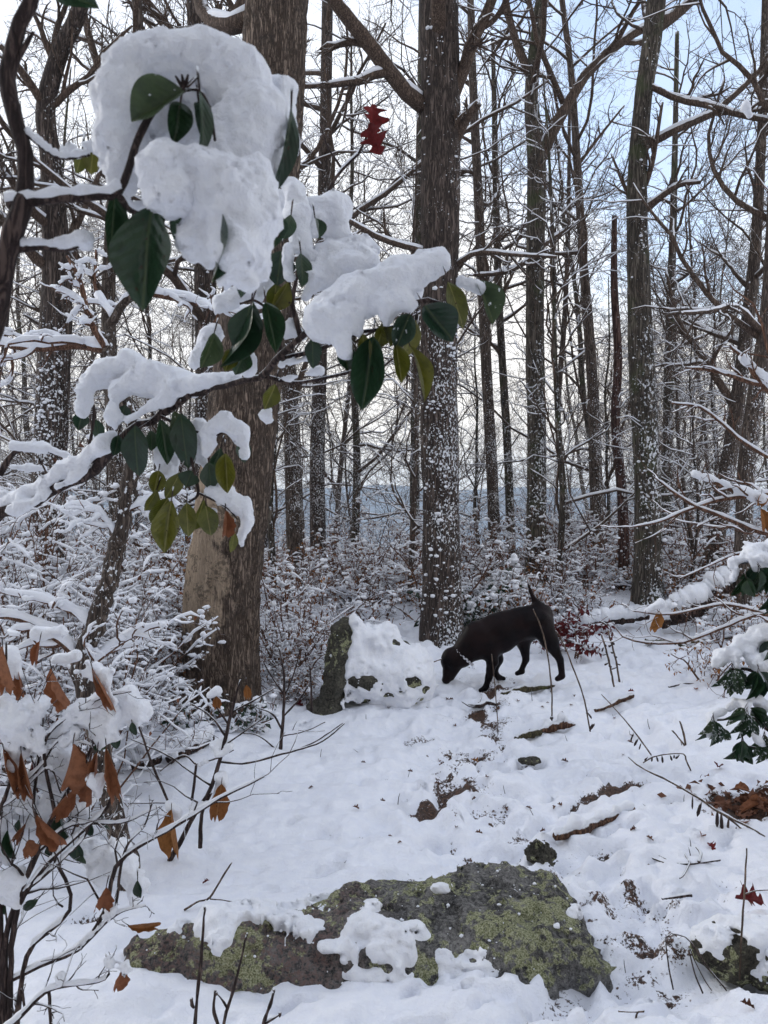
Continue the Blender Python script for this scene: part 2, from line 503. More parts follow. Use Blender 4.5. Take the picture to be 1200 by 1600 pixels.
M_FROST = mat_leaf('leaf_frosted', (0.018, 0.04, 0.022), (0.045, 0.07, 0.025), 0.5, (0.08, 0.1, 0.04), frost=0.35)
M_FROST2 = mat_leaf('leaf_half_snowed', (0.018, 0.042, 0.02), (0.05, 0.08, 0.03), 0.45, (0.08, 0.1, 0.04), frost=0.75)
M_BROWN = mat_leaf('leaf_russet', (0.19, 0.068, 0.032), (0.29, 0.125, 0.064), 0.6, (0.2, 0.09, 0.045), tr=0.25, spec=0.2)
M_BROWN2 = mat_leaf('leaf_ochre', (0.22, 0.085, 0.028), (0.33, 0.15, 0.05), 0.6, (0.3, 0.15, 0.06), spots=1.0, tr=0.35, spec=0.2)
M_RED = mat_leaf('leaf_red', (0.085, 0.012, 0.014), (0.16, 0.020, 0.020), 0.55, (0.12, 0.02, 0.02), tr=0.35, spec=0.2)
M_LITTER = mat_leaf('leaf_litter', (0.085, 0.035, 0.022), (0.17, 0.08, 0.05), 0.7, (0.09, 0.04, 0.03), tr=0.1, spec=0.15)
M_ROCK = mat_rock('lichen_rock', 1.0, pinkish=0.8)
M_ROCK2 = mat_rock('grey_rock', 0.25, (0.05, 0.047, 0.038), (0.15, 0.14, 0.11))
M_ROCK3 = mat_rock('mossy_rock', 0.9, (0.05, 0.045, 0.035), (0.13, 0.12, 0.09))

# ------------------------------------------------------------------ tubes and branching
def nrm(v):
    return v / np.maximum(np.linalg.norm(v, axis=-1, keepdims=True), 1e-9)

def tube_arrays(P, Rr, sides, flat=None, closed=True):
    """P[m,n,3] centre lines, Rr[m,n] radii -> vertices, quads, tris (end caps as fans)."""
    m, n, _ = P.shape
    T = nrm(np.concatenate([P[:, 1:2] - P[:, :1], P[:, 2:] - P[:, :-2], P[:, -1:] - P[:, -2:-1]], 1)) if n > 2 else nrm(np.repeat(P[:, 1:2] - P[:, :1], 2, 1))
    md = nrm(P[:, -1] - P[:, 0])
    ref = np.where((np.abs(md[:, 2]) > 0.8)[:, None], A(1, 0, 0), A(0, 0, 1))[:, None, :]
    U = nrm(np.cross(T, np.broadcast_to(ref, T.shape)))
    W = np.cross(U, T)
    a = np.arange(sides) * 2 * math.pi / sides + 0.3
    ca, sa = np.cos(a), np.sin(a)
    V = P[:, :, None, :] + Rr[:, :, None, None] * (U[:, :, None, :] * ca[None, None, :, None] + W[:, :, None, :] * sa[None, None, :, None] * (1.0 if flat is None else flat))
    V = V.reshape(-1, 3)
    base = (np.arange(m) * n * sides)[:, None, None]
    i = (np.arange(n - 1) * sides)[None, :, None]
    j = np.arange(sides)[None, None, :]
    j2 = (j + 1) % sides
    Q = np.stack([base + i + j, base + i + j2, base + i + sides + j2, base + i + sides + j], -1).reshape(-1, 4)
    T3 = np.zeros((0, 3), int)
    if closed and sides >= 4:
        nv = len(V)
        V = np.concatenate([V, P[:, 0], P[:, -1]])
        b = (np.arange(m) * n * sides)[:, None]
        jj = np.arange(sides)[None]
        c0 = (nv + np.arange(m))[:, None] + 0 * jj; c1 = (nv + m + np.arange(m))[:, None] + 0 * jj
        e = b + (n - 1) * sides
        T3 = np.concatenate([np.stack([c0, b + (jj + 1) % sides, b + jj], -1).reshape(-1, 3), np.stack([c1, e + jj, e + (jj + 1) % sides], -1).reshape(-1, 3)])
    return V, Q, T3

class Geo:
    def __init__(s):
        s.V, s.Q, s.T, s.n = [], [], [], 0
    def add(s, V, Q=None, T=None):
        s.V.append(np.asarray(V, np.float32))
        if Q is not None and len(Q):
            s.Q.append(np.asarray(Q) + s.n)
        if T is not None and len(T):
            s.T.append(np.asarray(T) + s.n)
        s.n += len(V)
    def tubes(s, P, Rr, sides, flat=None):
        if len(P):
            s.add(*tube_arrays(np.asarray(P, float), np.asarray(Rr, float), sides, flat))
    def tris(s):
        return sum(len(q) for q in s.Q) * 2 + sum(len(t) for t in s.T)
    def mesh(s, name, off=None, smooth_=True):
        V = np.concatenate(s.V)
        if off is not None:
            V = V - np.array(off, float)
        return make_mesh(name, V, np.concatenate(s.Q) if s.Q else None, np.concatenate(s.T) if s.T else None, smooth_)

def part(name, g, m, parent, kind=None, smooth_=True):
    if g.n == 0:
        return None
    off = tuple(parent.location) if parent is not None else None
    return obj(name, g.mesh(name, off, smooth_), m, parent, kind)

def resample(pts, n, rad=None):
    pts = np.array(pts, float)
    # smooth through the given points (Catmull-Rom), then even spacing
    q = np.concatenate([[2 * pts[0] - pts[1]], pts, [2 * pts[-1] - pts[-2]]])
    t = np.linspace(0, len(pts) - 1 - 1e-6, max(60, 3 * n))
    i = t.astype(int); f = (t - i)[:, None]
    p0, p1, p2, p3 = q[i], q[i + 1], q[i + 2], q[i + 3]
    c = 0.5 * (2 * p1 + (p2 - p0) * f + (2 * p0 - 5 * p1 + 4 * p2 - p3) * f ** 2 + (3 * p1 - p0 - 3 * p2 + p3) * f ** 3)
    s = np.concatenate([[0], np.cumsum(np.linalg.norm(np.diff(c, axis=0), axis=1))])
    u = np.linspace(0, s[-1], n)
    out = np.stack([np.interp(u, s, c[:, k]) for k in range(3)], -1)
    if rad is None:
        return out
    r = np.interp(np.interp(u, s, t), np.arange(len(rad)), rad)
    return out, r

def spawn(P, Rr, k, t0, t1, ang, lf, rf, n, wob, trop, rng, rmin=0.0014, taper=0.3, horiz=0.0, lmin=0.0):
    """k side shoots from every centre line of P."""
    m, npt = Rr.shape
    if m == 0 or k == 0:
        return np.zeros((0, n, 3)), np.zeros((0, n))
    t = t0 + (t1 - t0) * (np.arange(k)[None] + rng.random((m, k))) / k
    x = np.clip(t, 0, 0.999) * (npt - 1)
    i = x.astype(int); f = x - i
    mi = np.arange(m)[:, None]
    p = P[mi, i] * (1 - f[..., None]) + P[mi, i + 1] * f[..., None]
    tg = nrm(P[mi, i + 1] - P[mi, i])
    r = Rr[mi, i] * (1 - f) + Rr[mi, i + 1] * f
    L = np.linalg.norm(np.diff(P, axis=1), axis=-1).sum(1)[:, None]
    rv = rng.normal(size=(m, k, 3)); rv[..., 2] *= (1 - horiz)
    pr = nrm(rv - (rv * tg).sum(-1, keepdims=True) * tg)
    a = ang * (0.65 + 0.7 * rng.random((m, k)))
    d = np.cos(a)[..., None] * tg + np.sin(a)[..., None] * pr
    ln = np.maximum(L * lf * (1.1 - 0.65 * t) * (0.5 + 0.9 * rng.random((m, k))), lmin)
    r0 = np.maximum(np.minimum(r * rf, r * 0.95), rmin)
    p, d, ln, r0 = p.reshape(-1, 3), d.reshape(-1, 3), ln.reshape(-1), r0.reshape(-1)
    out = [p]
    tr = A(0, 0, trop)
    for _ in range(n - 1):
        d = nrm(d + rng.normal(0, wob, d.shape) + tr)
        out.append(out[-1] + d * (ln / (n - 1))[:, None])
    P2 = np.stack(out, 1)
    R2 = np.maximum(r0[:, None] * np.linspace(1, taper, n)[None], rmin * 0.8)
    return P2, R2

def ridge(g, P, Rr, rng, wide=0.75, add=0.004, sides=5, lim=0.75, cover=0.85, lift=0.75, flat=1.0):
    """Snow lying along the upper side of branches that are not too steep."""
    if not len(P):
        return
    m, n, _ = P.shape
    # finer spacing so that the lying snow is uneven along the branch
    T = nrm(np.gradient(P, axis=1))
    ok = np.clip((lim - np.abs(T[..., 2])) / 0.2, 0, 1)
    nz = vnoise(P * 17.0 + 3.1) * 0.5 + 0.5
    on = np.clip((ok * (0.45 + 0.75 * nz) - (1 - cover)) * 3.0, 0, 1) * (0.7 + 0.6 * rng.random((m, n)))
    keep = on.max(1) > 0.15
    if not keep.any():
        return
    P, Rr, on = P[keep], Rr[keep], on[keep]
    on[:, -1] *= 0.5
    rs = (Rr * wide + add) * np.maximum(on, 0.02)
    C = P + np.array([0, 0, 1.0]) * ((Rr * lift + rs * 0.35) * np.minimum(on * 2, 1))[..., None]
    g.tubes(C, rs, sides, flat)

_ico = None
def blobs(g, C, rad, rng, squash=0.7):
    """Small uneven lumps (20 triangles each)."""
    t = (1 + 5 ** 0.5) / 2
    v = nrm(np.array([(-1, t, 0), (1, t, 0), (-1, -t, 0), (1, -t, 0), (0, -1, t), (0, 1, t), (0, -1, -t), (0, 1, -t), (t, 0, -1), (t, 0, 1), (-t, 0, -1), (-t, 0, 1)], float))
    f = np.array([(0, 11, 5), (0, 5, 1), (0, 1, 7), (0, 7, 10), (0, 10, 11), (1, 5, 9), (5, 11, 4), (11, 10, 2), (10, 7, 6), (7, 1, 8), (3, 9, 4), (3, 4, 2), (3, 2, 6), (3, 6, 8), (3, 8, 9), (4, 9, 5), (2, 4, 11), (6, 2, 10), (8, 6, 7), (9, 8, 1)])
    C = np.asarray(C, float); m = len(C)
    s = np.asarray(rad)[:, None, None] * (0.75 + 0.5 * rng.random((m, 12, 1)))
    V = C[:, None, :] + v[None] * s * np.stack([0.8 + 0.6 * rng.random((m, 1)), 0.8 + 0.6 * rng.random((m, 1)), squash * (0.7 + 0.6 * rng.random((m, 1)))], -1)
    F = f[None] + (np.arange(m) * 12)[:, None, None]
    g.add(V.reshape(-1, 3), None, F.reshape(-1, 3))

def leaf_cards(g, C, D, size, rng, wid=0.5):
    """Tiny bent leaves (4 triangles) for shrubs at a distance."""
    C = np.asarray(C, float); D = nrm(np.asarray(D, float)); m = len(C)
    rv = rng.normal(size=(m, 3)); S = nrm(np.cross(D, rv)); N = np.cross(S, D)
    L = size * (0.6 + 0.8 * rng.random((m, 1)))
    w = L * wid * 0.5
    mid = C + D * L * 0.5 + N * L * 0.08
    V = np.stack([C, mid + S * w + N * w * 0.5, mid - S * w + N * w * 0.5, mid, C + D * L], 1)
    F = np.array([(0, 1, 3), (0, 3, 2), (1, 4, 3), (3, 4, 2)])
    g.add(V.reshape(-1, 3), None, (F[None] + (np.arange(m) * 5)[:, None, None]).reshape(-1, 3))

# ------------------------------------------------------------------ the lie of the land
_ky = A(-40, -10, 0, 2.6, 4.5, 6.2, 7.6, 9.0, 12, 15, 20, 40, 100, 300, 900, 2000)
_kz = A(-1.2, -0.4, 0, 0.0, 0.03, 0.08, 0.20, 0.36, 0.48, 0.40, 0.0, -3.2, -14, -40, -58, -60)
_yy = np.concatenate([np.arange(-40, 60, 0.1), np.arange(60, 2000, 5.0)])
_zz = np.interp(_yy, _ky, _kz)
_k = np.hanning(15); _k /= _k.sum()
_zz = np.convolve(np.pad(_zz, 7, mode='edge'), _k, 'valid')

def land(x, y):
    """Ground without the fine snow relief."""
    x = np.asarray(x, float); y = np.asarray(y, float)
    z = np.interp(y, _yy, _zz)
    z = z + 0.05 * vnoise(v3(x * 0.8, y * 0.8, 2.2)) * np.clip(y / 4, 0, 1) + 0.03 * vnoise(v3(x * 2.1, y * 2.1, 5.2))
    z = z + np.clip(x - 1.2, 0, 3) * 0.05 * np.clip((y - 2) / 3, 0, 1)
    return z

def gpos(px, py):
    """The spot of ground seen at a pixel of the photograph."""
    lo, hi = 1.0, 40.0
    prev = lo
    for d in np.geomspace(1.2, 40, 400):
        p = PX(px, py, d)
        if p[2] <= land(p[0], p[1]):
            return A(p[0], p[1], float(land(p[0], p[1])))
        prev = d
    p = PX(px, py, 14.0)
    return A(p[0], p[1], float(land(p[0], p[1])))

def on_ground(x, y, dz=0.0):
    return A(x, y, float(land(x, y)) + dz)

# bare or trodden spots: pixel, length and width in metres, depth, how bare
_SPOTS = []
def spot(px, py, l, wd, dep, bare, ang=0.0):
    p = gpos(px, py)
    _SPOTS.append((p[0], p[1], l, wd, dep, bare, ang))
for a in [(885, 1540, .15, .10, .06, .35, 1.2), (905, 1500, .12, .07, .045, .0, 1.0), (665, 1265, .17, .10, .035, .85, .9), (703, 1224, .10, .08, .03, .8, .6),
          (655, 1155, .16, .10, .03, .5, .3), (765, 1262, .13, .08, .035, .45, .2), (800, 1236, .1, .06, .03, .35, .2), (730, 1183, .16, .07, .03, .6, .5),
          (722, 1205, .12, .06, .03, .5, .4), (945, 1328, .10, .09, .06, .6, .8), (985, 1395, .14, .07, .05, .3, .8), (1010, 1430, .12, .08, .05, .1, .3),
          (730, 1335, .16, .09, .05, .25, .6), (835, 1290, .14, .06, .05, .55, .5), (815, 1300, .12, .05, .04, .3, .2), (965, 1228, .24, .085, .04, .95, .55),
          (920, 1245, .12, .06, .03, .7, .5), (830, 1192, .11, .06, .05, .75, .4), (875, 1192, .07, .05, .04, .35, .3), (705, 1310, .14, .09, .04, .05, .5),
          (1178, 1250, .30, .16, .03, 1.0, .6), (610, 1205, .12, .08, .025, .1, .5), (595, 1290, .14, .09, .03, .1, .5), (1130, 1520, .2, .12, .05, .2, .2),
          (1075, 1560, .14, .09, .05, .05, .2), (700, 1145, .14, .06, .03, .35, .2), (755, 1140, .12, .05, .03, .4, .2), (610, 1110, .12, .05, .02, .3, .1),
          (1000, 1102, .2, .05, .05, .7, .2), (1050, 1112, .16, .05, .04, .6, .2), (500, 1300, .08, .05, .03, .3, .3), (135, 1430, .09, .06, .03, .6, .2),
          (690, 1378, .22, .06, .02, .3, .1), (1150, 1425, .12, .06, .04, .3, .1), (960, 1155, .15, .04, .04, .35, .2), (1085, 1290, .1, .05, .03, .1, .2)]:
    spot(*a)
_r = np.random.default_rng(5)
for _ in range(64):                        # the line of old boot and paw prints up the path
    y = _r.uniform(1090, 1560)
    c = np.interp(y, [1090, 1200, 1300, 1400, 1560], [760, 735, 800, 1010, 980])
    if 1355 < y < 1560 and c < 985:
        c = 1010
    spot(c + _r.normal(0, 70), y, _r.uniform(.06, .13), _r.uniform(.04, .07), _r.uniform(.02, .05), _r.uniform(-.2, .22), _r.uniform(0, 3))
for _ in range(230):                       # small pocks under the trees
    y = 1000 + 580 * _r.random() ** 1.3; x = _r.normal(840, 190)
    spot(x, y, _r.uniform(.02, .07), _r.uniform(.012, .03), _r.uniform(.018, .05), _r.uniform(-.2, .8), _r.normal(.35, .3))

_tp = [gpos(*q) for q in ((770, 1075), (745, 1130), (725, 1190), (690, 1250), (720, 1300), (820, 1340), (985, 1390), (1020, 1450), (960, 1520), (900, 1570))]
_tp = sorted(_tp, key=lambda p: p[1])
_TY = [p[1] for p in _tp]; _TX = [p[0] for p in _tp]
def ground_z(x, y, fine=True):
    x = np.asarray(x, float); y = np.asarray(y, float)
    z = land(x, y)
    bare = np.zeros_like(z) - 0.6
    near = np.clip((14 - y) / 6, 0, 1) * np.clip((y + 1) / 2, 0, 1)
    rel = 0.032 * vnoise(v3(x * 4.2, y * 4.2, 1.0)) + 0.022 * fbm(v3(x * 9.0, y * 11.0, 4.0), 3, 0.55)
    lump = vnoise(v3(x * 13, y * 15, 8.0))
    rel = rel - 0.036 * np.clip(lump - 0.3, 0, 1) * 2
    bare = bare + 0.25 * np.clip(vnoise(v3(x * 2.4, y * 2.4, 11.0)), 0, 1) + 0.45 * np.clip(lump - 0.4, 0, 1) * np.clip((x + 0.2) / 0.8, 0.1, 1.25)
    calm = 0.45 + 0.55 * np.clip((x + 0.35 - (y - 3) * .02) / 0.6, 0, 1)
    z = z + rel * near * calm
    tw = np.exp(-((x - np.interp(y, _TY, _TX)) / np.interp(y, [2, 6], [.20, .34])) ** 2) * np.clip((7.5 - y) / 1.5, 0, 1) * np.clip((y - 1.8) / .4, 0, 1)
    bare = bare + 0.88 * tw * (0.6 + 0.9 * vnoise(v3(x * 6, y * 7, 31.0)) + 0.5 * vnoise(v3(x * 17, y * 16, 33.0))) + 0.28 * np.clip((x - .1) / .6, 0, 1)
    z = z - tw * (0.020 + 0.028 * vnoise(v3(x * 9, y * 8, 41.0)) + 0.022 * vnoise(v3(x * 21, y * 19, 43.0)))
    bare = bare + np.clip((y - 8.5) / 2, 0, 1) * (0.75 + 0.5 * vnoise(v3(x * 1.7, y * 1.7, 21.0)))
    D = np.zeros_like(z) - 1e-9
    for (sx, sy, l, wd, dep, br, an) in _SPOTS:
        dx, dy = x - sx, y - sy
        m = (np.abs(dx) < l * 2.2) & (np.abs(dy) < l * 2.2)
        if not m.any():
            continue
        ca, sa = math.cos(an), math.sin(an)
        u = (dx[m] * ca + dy[m] * sa) / l; v = (-dx[m] * sa + dy[m] * ca) / wd
        wv = 0.35 * vnoise(v3(x[m] * 14, y[m] * 14, 9.0))
        q = np.sqrt(u * u + v * v) + wv
        hole = np.clip((1.35 - q) / 0.8, 0, 1); hole = hole * hole * (3 - 2 * hole)
        rim = np.exp(-((q - 1.45) / 0.25) ** 2)
        D[m] = np.maximum(D[m], 1.5 * dep * hole - dep * 0.14 * rim * (D[m] <= 0))
        bare[m] = np.maximum(bare[m], -0.6 + (br + 0.6) * np.clip((1.3 - q) / 0.6, 0, 1))
    return z - np.where(np.abs(D) < 1e-8, 0, D), bare

def build_ground():
    def axis(stops):
        out = [stops[0][0]]
        for (a, b, f) in stops:
            while out[-1] < b:
                out.append(out[-1] + f(out[-1]))
        return np.array(out)
    xp = axis([(0, 5, lambda v: .0125 + .008 * v), (5, 1500, lambda v: .07 * v)])
    xs = np.concatenate([-xp[:0:-1], xp])
    ys = np.concatenate([[-60, -40, -25, -15], axis([(-10, 1.2, lambda v: .4), (1.2, 1.7, lambda v: .06), (1.7, 10, lambda v: .0058 * v), (10, 60, lambda v: .035 * v), (60, 2050, lambda v: .12 * v)])])
    X, Y = np.meshgrid(xs, ys, indexing='xy')
    Z, B = ground_z(X.ravel(), Y.ravel())
    nx, ny = len(xs), len(ys)
    V = np.stack([X.ravel(), Y.ravel(), Z], -1)
    i = np.arange(nx - 1)[None] + nx * np.arange(ny - 1)[:, None]
    Q = np.stack([i, i + 1, i + 1 + nx, i + nx], -1).reshape(-1, 4)
    me = make_mesh('snowy_ground', V, Q)
    at = me.attributes.new('bare', 'FLOAT', 'POINT')
    at.data.foreach_set('value', (B).astype(np.float32))
    o = obj('snowy_ground', me, M_GROUND, kind='structure')
    return o
build_ground()

# far blue hills across the valley
def build_hills():
    m, nt, b = new_mat('wooded_hills')
    g = nd(nt, 'ShaderNodeNewGeometry').outputs['Position']
    n = noise(nt, g, 0.012, 6, 0.7); n2 = noise(nt, g, 0.08, 4, 0.7)
    nt.links.new(ramp(nt, mth(nt, 'ADD', mth(nt, 'MULTIPLY', n, 0.5), mth(nt, 'MULTIPLY', n2, 0.5)), [(0.40, (0.12, 0.125, 0.14)), (0.55, (0.24, 0.25, 0.27)), (0.70, (0.46, 0.47, 0.50))]), b.inputs['Base Color'])
    b.inputs['Roughness'].default_value = 0.9
    xs = np.linspace(-1750, 1750, 180); ys = np.linspace(1000, 2000, 60)
    X, Y = np.meshgrid(xs, ys, indexing='xy')
    x, y = X.ravel(), Y.ravel()
    e = np.clip((y - 1000) / 700, 0, 1); e = e * e * (3 - 2 * e)
    z = -64 + e * (118 + 26 * vnoise(v3(x / 420, y / 600, 1.5)) + 12 * vnoise(v3(x / 140, y / 160, 3.5))) + 5 * vnoise(v3(x / 60, y / 60, 0.5)) * e
    nx, ny = len(xs), len(ys)
    i = np.arange(nx - 1)[None] + nx * np.arange(ny - 1)[:, None]
    obj('hills', make_mesh('hills', np.stack([x, y, z], -1), np.stack([i, i + 1, i + 1 + nx, i + nx], -1).reshape(-1, 4)), m, kind='structure')
build_hills()

# ------------------------------------------------------------------ trees
def bark_tube(P, Rr, sides, rng, amp=0.05, flare=0.0):
    """One trunk or stout limb with furrows pressed into the mesh."""
    n = len(P)
    T = nrm(np.gradient(P, axis=0))
    U = nrm(np.cross(T, np.broadcast_to(A(0.02, 1, 0.01), T.shape)))
    W = np.cross(U, T)
    a = np.arange(sides) * 2 * math.pi / sides
    dirs = U[:, None] * np.cos(a)[None, :, None] + W[:, None] * np.sin(a)[None, :, None]
    s = np.concatenate([[0], np.cumsum(np.linalg.norm(np.diff(P, axis=0), axis=1))])
    rm = Rr.mean()
    q = np.stack(np.broadcast_arrays(np.cos(a)[None] * rm * 26, np.sin(a)[None] * rm * 26, s[:, None] * 4.0), -1) + rng.random(3) * 30
    f = 1 - np.abs(fbm(q, 3)) * 1.6
    big = vnoise(np.stack(np.broadcast_arrays(np.cos(a)[None] * 1.3, np.sin(a)[None] * 1.3, s[:, None] * 0.9), -1) + rng.random(3) * 30)
    rr = Rr[:, None] * (1 + amp * f + 0.09 * big)
    if flare:
        k = np.exp(-s / 0.35)[:, None]
        rr = rr * (1 + flare * k * (0.75 + 0.5 * np.cos(a * 5 + rng.random() * 6)[None]))
    V = (P[:, None] + dirs * rr[..., None]).reshape(-1, 3)
    i = (np.arange(n - 1) * sides)[:, None]; j = np.arange(sides)[None]; j2 = (j + 1) % sides
    Q = np.stack([i + j, i + j2, i + sides + j2, i + sides + j], -1).reshape(-1, 4)
    V = np.concatenate([V, P[-1:]])
    e = (n - 1) * sides
    T3 = np.stack([np.full(sides, len(V) - 1), e + np.arange(sides), e + (np.arange(sides) + 1) % sides], -1)
    return V, Q, T3

def crown_sets(trunk, limbs, rng, k1=9, k2=6, k3=5, k4=4, t0=0.35, ang1=1.0, lf1=0.32, trop=0.05, wob=0.2, rmin=0.0022, l1n=10):
    """All branch levels of a tree: stout limbs given as centre lines, more grown from the trunk."""
    P0, R0 = trunk
    P1, R1 = spawn(P0[None], R0[None], k1, t0, 0.97, ang1, lf1, 0.45, l1n, wob * 0.8, trop, rng, rmin * 2)
    if limbs:
        ex = [resample(p, l1n, r) for p, r in limbs]
        P1 = np.concatenate([P1, np.stack([e[0] for e in ex])]); R1 = np.concatenate([R1, np.stack([e[1] for e in ex])])
    P2, R2 = spawn(P1, R1, k2, 0.15, 1.0, 0.85, 0.5, 0.6, 7, wob, trop * 0.9, rng, rmin * 1.3)
    P3, R3 = spawn(P2, R2, k3, 0.12, 1.0, 0.8, 0.55, 0.65, 5, wob, trop * 0.7, rng, rmin)
    P4, R4 = spawn(P3, R3, k4, 0.15, 1.0, 0.75, 0.6, 0.75, 4, wob, trop * 0.6, rng, rmin * 0.8) if k4 else (P3[:0, :4], R3[:0, :4])
    return [(P1, R1, 7), (P2, R2, 5), (P3, R3, 3), (P4, R4, 3)]

def tree_meshes(trunk_pts, radii, limbs, rng, nring=90, sides=28, amp=0.05, flare=0.25, off=(0, 0, 0), snow=0.004, flecks=0, **kw):
    P0, R0 = resample(trunk_pts, nring, radii)
    gt, gc, gs = Geo(), Geo(), Geo()
    gt.add(*bark_tube(P0, R0, sides, rng, amp, flare))
    sets = crown_sets((P0, R0), limbs, rng, **kw)
    for lv, (P, Rr, sd_) in enumerate(sets):
        gc.tubes(P, Rr, sd_)
        if lv < 2:
            ridge(gs, P, Rr, rng, 0.6, snow, 5 if lv == 0 else 4, cover=0.70)
    if flecks:                                   # snow blown onto the bark and caught in its furrows
        u = rng.random(flecks) ** 1.3 * (len(P0) - 2) * 0.5
        i = u.astype(int); f = (u - i)[:, None]
        c = P0[i] * (1 - f) + P0[i + 1] * f
        th = rng.normal(-1.35, 0.75, flecks)
        dr = np.stack([np.cos(th), np.sin(th), 0 * th], -1)
        clump = vnoise(c * np.array([4, 4, 1.6]) + dr * 0.9) > 0.22 - 0.25 * rng.random(flecks)
        c, dr, rr = c[clump], dr[clump], R0[i][clump]
        C = c + dr * (rr * 1.015)[:, None]
        blobs(gs, C, rr * (0.026 + 0.13 * rng.random(len(rr)) ** 3), rng, 0.75)
    return gt, gc, gs

def build_tree(label, trunk_px, d, wpx, limbs_px, seed, mat, twig, group=None, name='bare_tree', cat='tree', **kw):
    """A tree whose trunk line is read off the photograph: points in pixels, width in pixels, at one distance."""
    rng = np.random.default_rng(seed)
    pts = [PX(x, y, d) for x, y in trunk_px]
    # start below the snow
    base = pts[0].copy(); gz = float(land(base[0], base[1]))
    if base[2] > gz - 0.05:
        pts[0] = A(base[0], base[1], gz - 0.06)
    rad = [v / 2400 * d for v in wpx]
    limbs = []
    for L in limbs_px:
        dd = L[2] if len(L) > 2 else 0.0
        lp = [PX(x, y, d + dd * k / max(1, len(L[0]) - 1)) for k, (x, y) in enumerate(L[0])]
        limbs.append((lp, [v / 2400 * d for v in L[1]]))
    t = thing(name, (pts[0][0], pts[0][1], gz), label, cat, group)
    gt, gc, gs = tree_meshes(pts, rad, limbs, rng, **kw)
    part('trunk', gt, mat, t)
    part('crown', gc, twig, t, 'stuff')
    if gs.n:
        part('snow', gs, M_SNOWCOARSE, t, 'stuff')
    return t

H = 800
build_tree('broad oak trunk with pale bark patch low down, leaning right beside the rhododendron',
           [(342, 1135), (346, 950), (372, 720), (402, 430), (425, 150), (438, -120), (452, -520), (470, -1000)], 5.6, [114, 111, 105, 100, 96, 90, 76, 40],
           [([(395, 30), (340, 40), (310, -10), (290, -200)], [30, 26, 24, 14], 0.6), ([(440, -150), (520, -300), (640, -420)], [40, 26, 10], .8)],
           101, M_BARKL, M_TWIG, nring=170, sides=56, amp=0.085, flare=0.18, k1=4, k2=4, k3=4, k4=2, t0=.62)
build_tree('stout dark oak in the middle, snow-flecked, with broken limb stubs at its right',
           [(690, 1000), (689, 800), (686, 600), (688, 400), (688, 200), (686, 0), (690, -300), (700, -800), (715, -1300)], 7.6, [64, 58, 56, 55, 58, 60, 54, 40, 16],
           [([(668, 172), (630, 140), (585, 80), (545, 30), (500, -30), (420, -160)], [26, 25, 24, 22, 19, 10], -.6),
            ([(705, 235), (726, 190), (748, 160)], [17, 15, 12], -.25), ([(700, 170), (724, 110), (742, 60), (765, 10), (800, -90)], [22, 20, 18, 16, 10], -.3),
            ([(705, 420), (745, 395), (800, 398), (870, 402)], [9, 8, 6, 4], -.6), ([(672, 395), (600, 375), (545, 345), (480, 310)], [10, 9, 7, 4], -1.0)],
           102, M_BARK, M_TWIG, nring=150, sides=36, amp=0.06, flare=0.12, flecks=800, k1=9, k2=5, k3=6, k4=4, t0=.36)
build_tree('slim forked tree right of the middle oak with one limb reaching up right',
           [(838, 910), (838, 700), (836, 450), (838, 250), (830, 150), (840, 50), (856, -120), (872, -600), (880, -1000)], 10.5, [32, 29, 27, 29, 20, 19, 16, 10, 5],
           [([(842, 250), (858, 215), (885, 165), (920, 110), (962, 72), (1010, 42), (1075, 10), (1150, -60)], [22, 20, 17, 16, 14, 12, 9, 5], .3),
            ([(829, 120), (810, 75), (795, 25), (780, -60)], [15, 13, 11, 8], .2), ([(838, 392), (870, 368), (905, 345)], [8, 6, 3], .4),
            ([(838, 400), (790, 425), (740, 430)], [9, 8, 4], -.5)],
           103, M_BARKG, M_TWIG, nring=140, sides=24, flecks=450, k1=9, k2=5, k3=6, k4=4, t0=.36)
build_tree('crooked dark tree at right with snow lumps on its trunk and mossy upper limb',
           [(1012, 955), (1011, 750), (1001, 520), (996, 300), (1004, 160), (1022, 40), (1038, -150), (1045, -500), (1050, -900)], 9.0, [44, 39, 36, 29, 27, 29, 24, 15, 6],
           [([(1022, 40), (1052, 25), (1085, -5), (1130, -60)], [20, 18, 15, 9], .2), ([(1008, 130), (1060, 155), (1110, 165), (1150, 178), (1230, 195)], [10, 10, 10, 9, 7], -1.0),
            ([(1005, 330), (1030, 310), (1060, 290), (1095, 285)], [14, 11, 8, 5], -.4), ([(996, 330), (975, 290), (955, 240)], [9, 6, 3], .3), ([(1008, 290), (1020, 250), (1035, 160)], [9, 8, 4], -.2)],
           104, M_BARKG, M_TWIG, nring=140, sides=28, flecks=600, k1=9, k2=5, k3=6, k4=4, t0=.36)
build_tree('reddish dead snag, snapped off, between the slim trees at right',
           [(976, 900), (972, 780), (962, 660), (966, 560), (960, 450), (960, 338)], 10.0, [17, 15, 14, 13, 11, 8], [], 105, M_BARKR, M_TWIG, name='dead_snag', nring=60, sides=16, k1=0, k2=0, k3=0, k4=0, flecks=60)
build_tree('thin curving tree with bowed trunk left of the reddish snag',
           [(936, 890), (931, 760), (926, 600), (912, 420), (902, 260), (893, 120), (872, -60), (860, -300)], 12.0, [24, 20, 17, 14, 12, 10, 8, 4],
           [([(905, 255), (935, 215), (975, 165)], [6, 5, 3], .3)], 106, M_BARKT, M_TWIG, nring=80, sides=16, flecks=200, k1=12, k2=6, k3=5, k4=3)
build_tree('grey trunk left of the middle oak, second one in from the broad oak',
           [(497, 925), (496, 700), (500, 560), (506, 300), (512, 0), (515, -400)], 12.5, [24, 23, 21, 19, 17, 10], [], 107, M_BARK, M_TWIG, nring=80, sides=18, flecks=300, k1=12, k2=6, k3=5, k4=3)
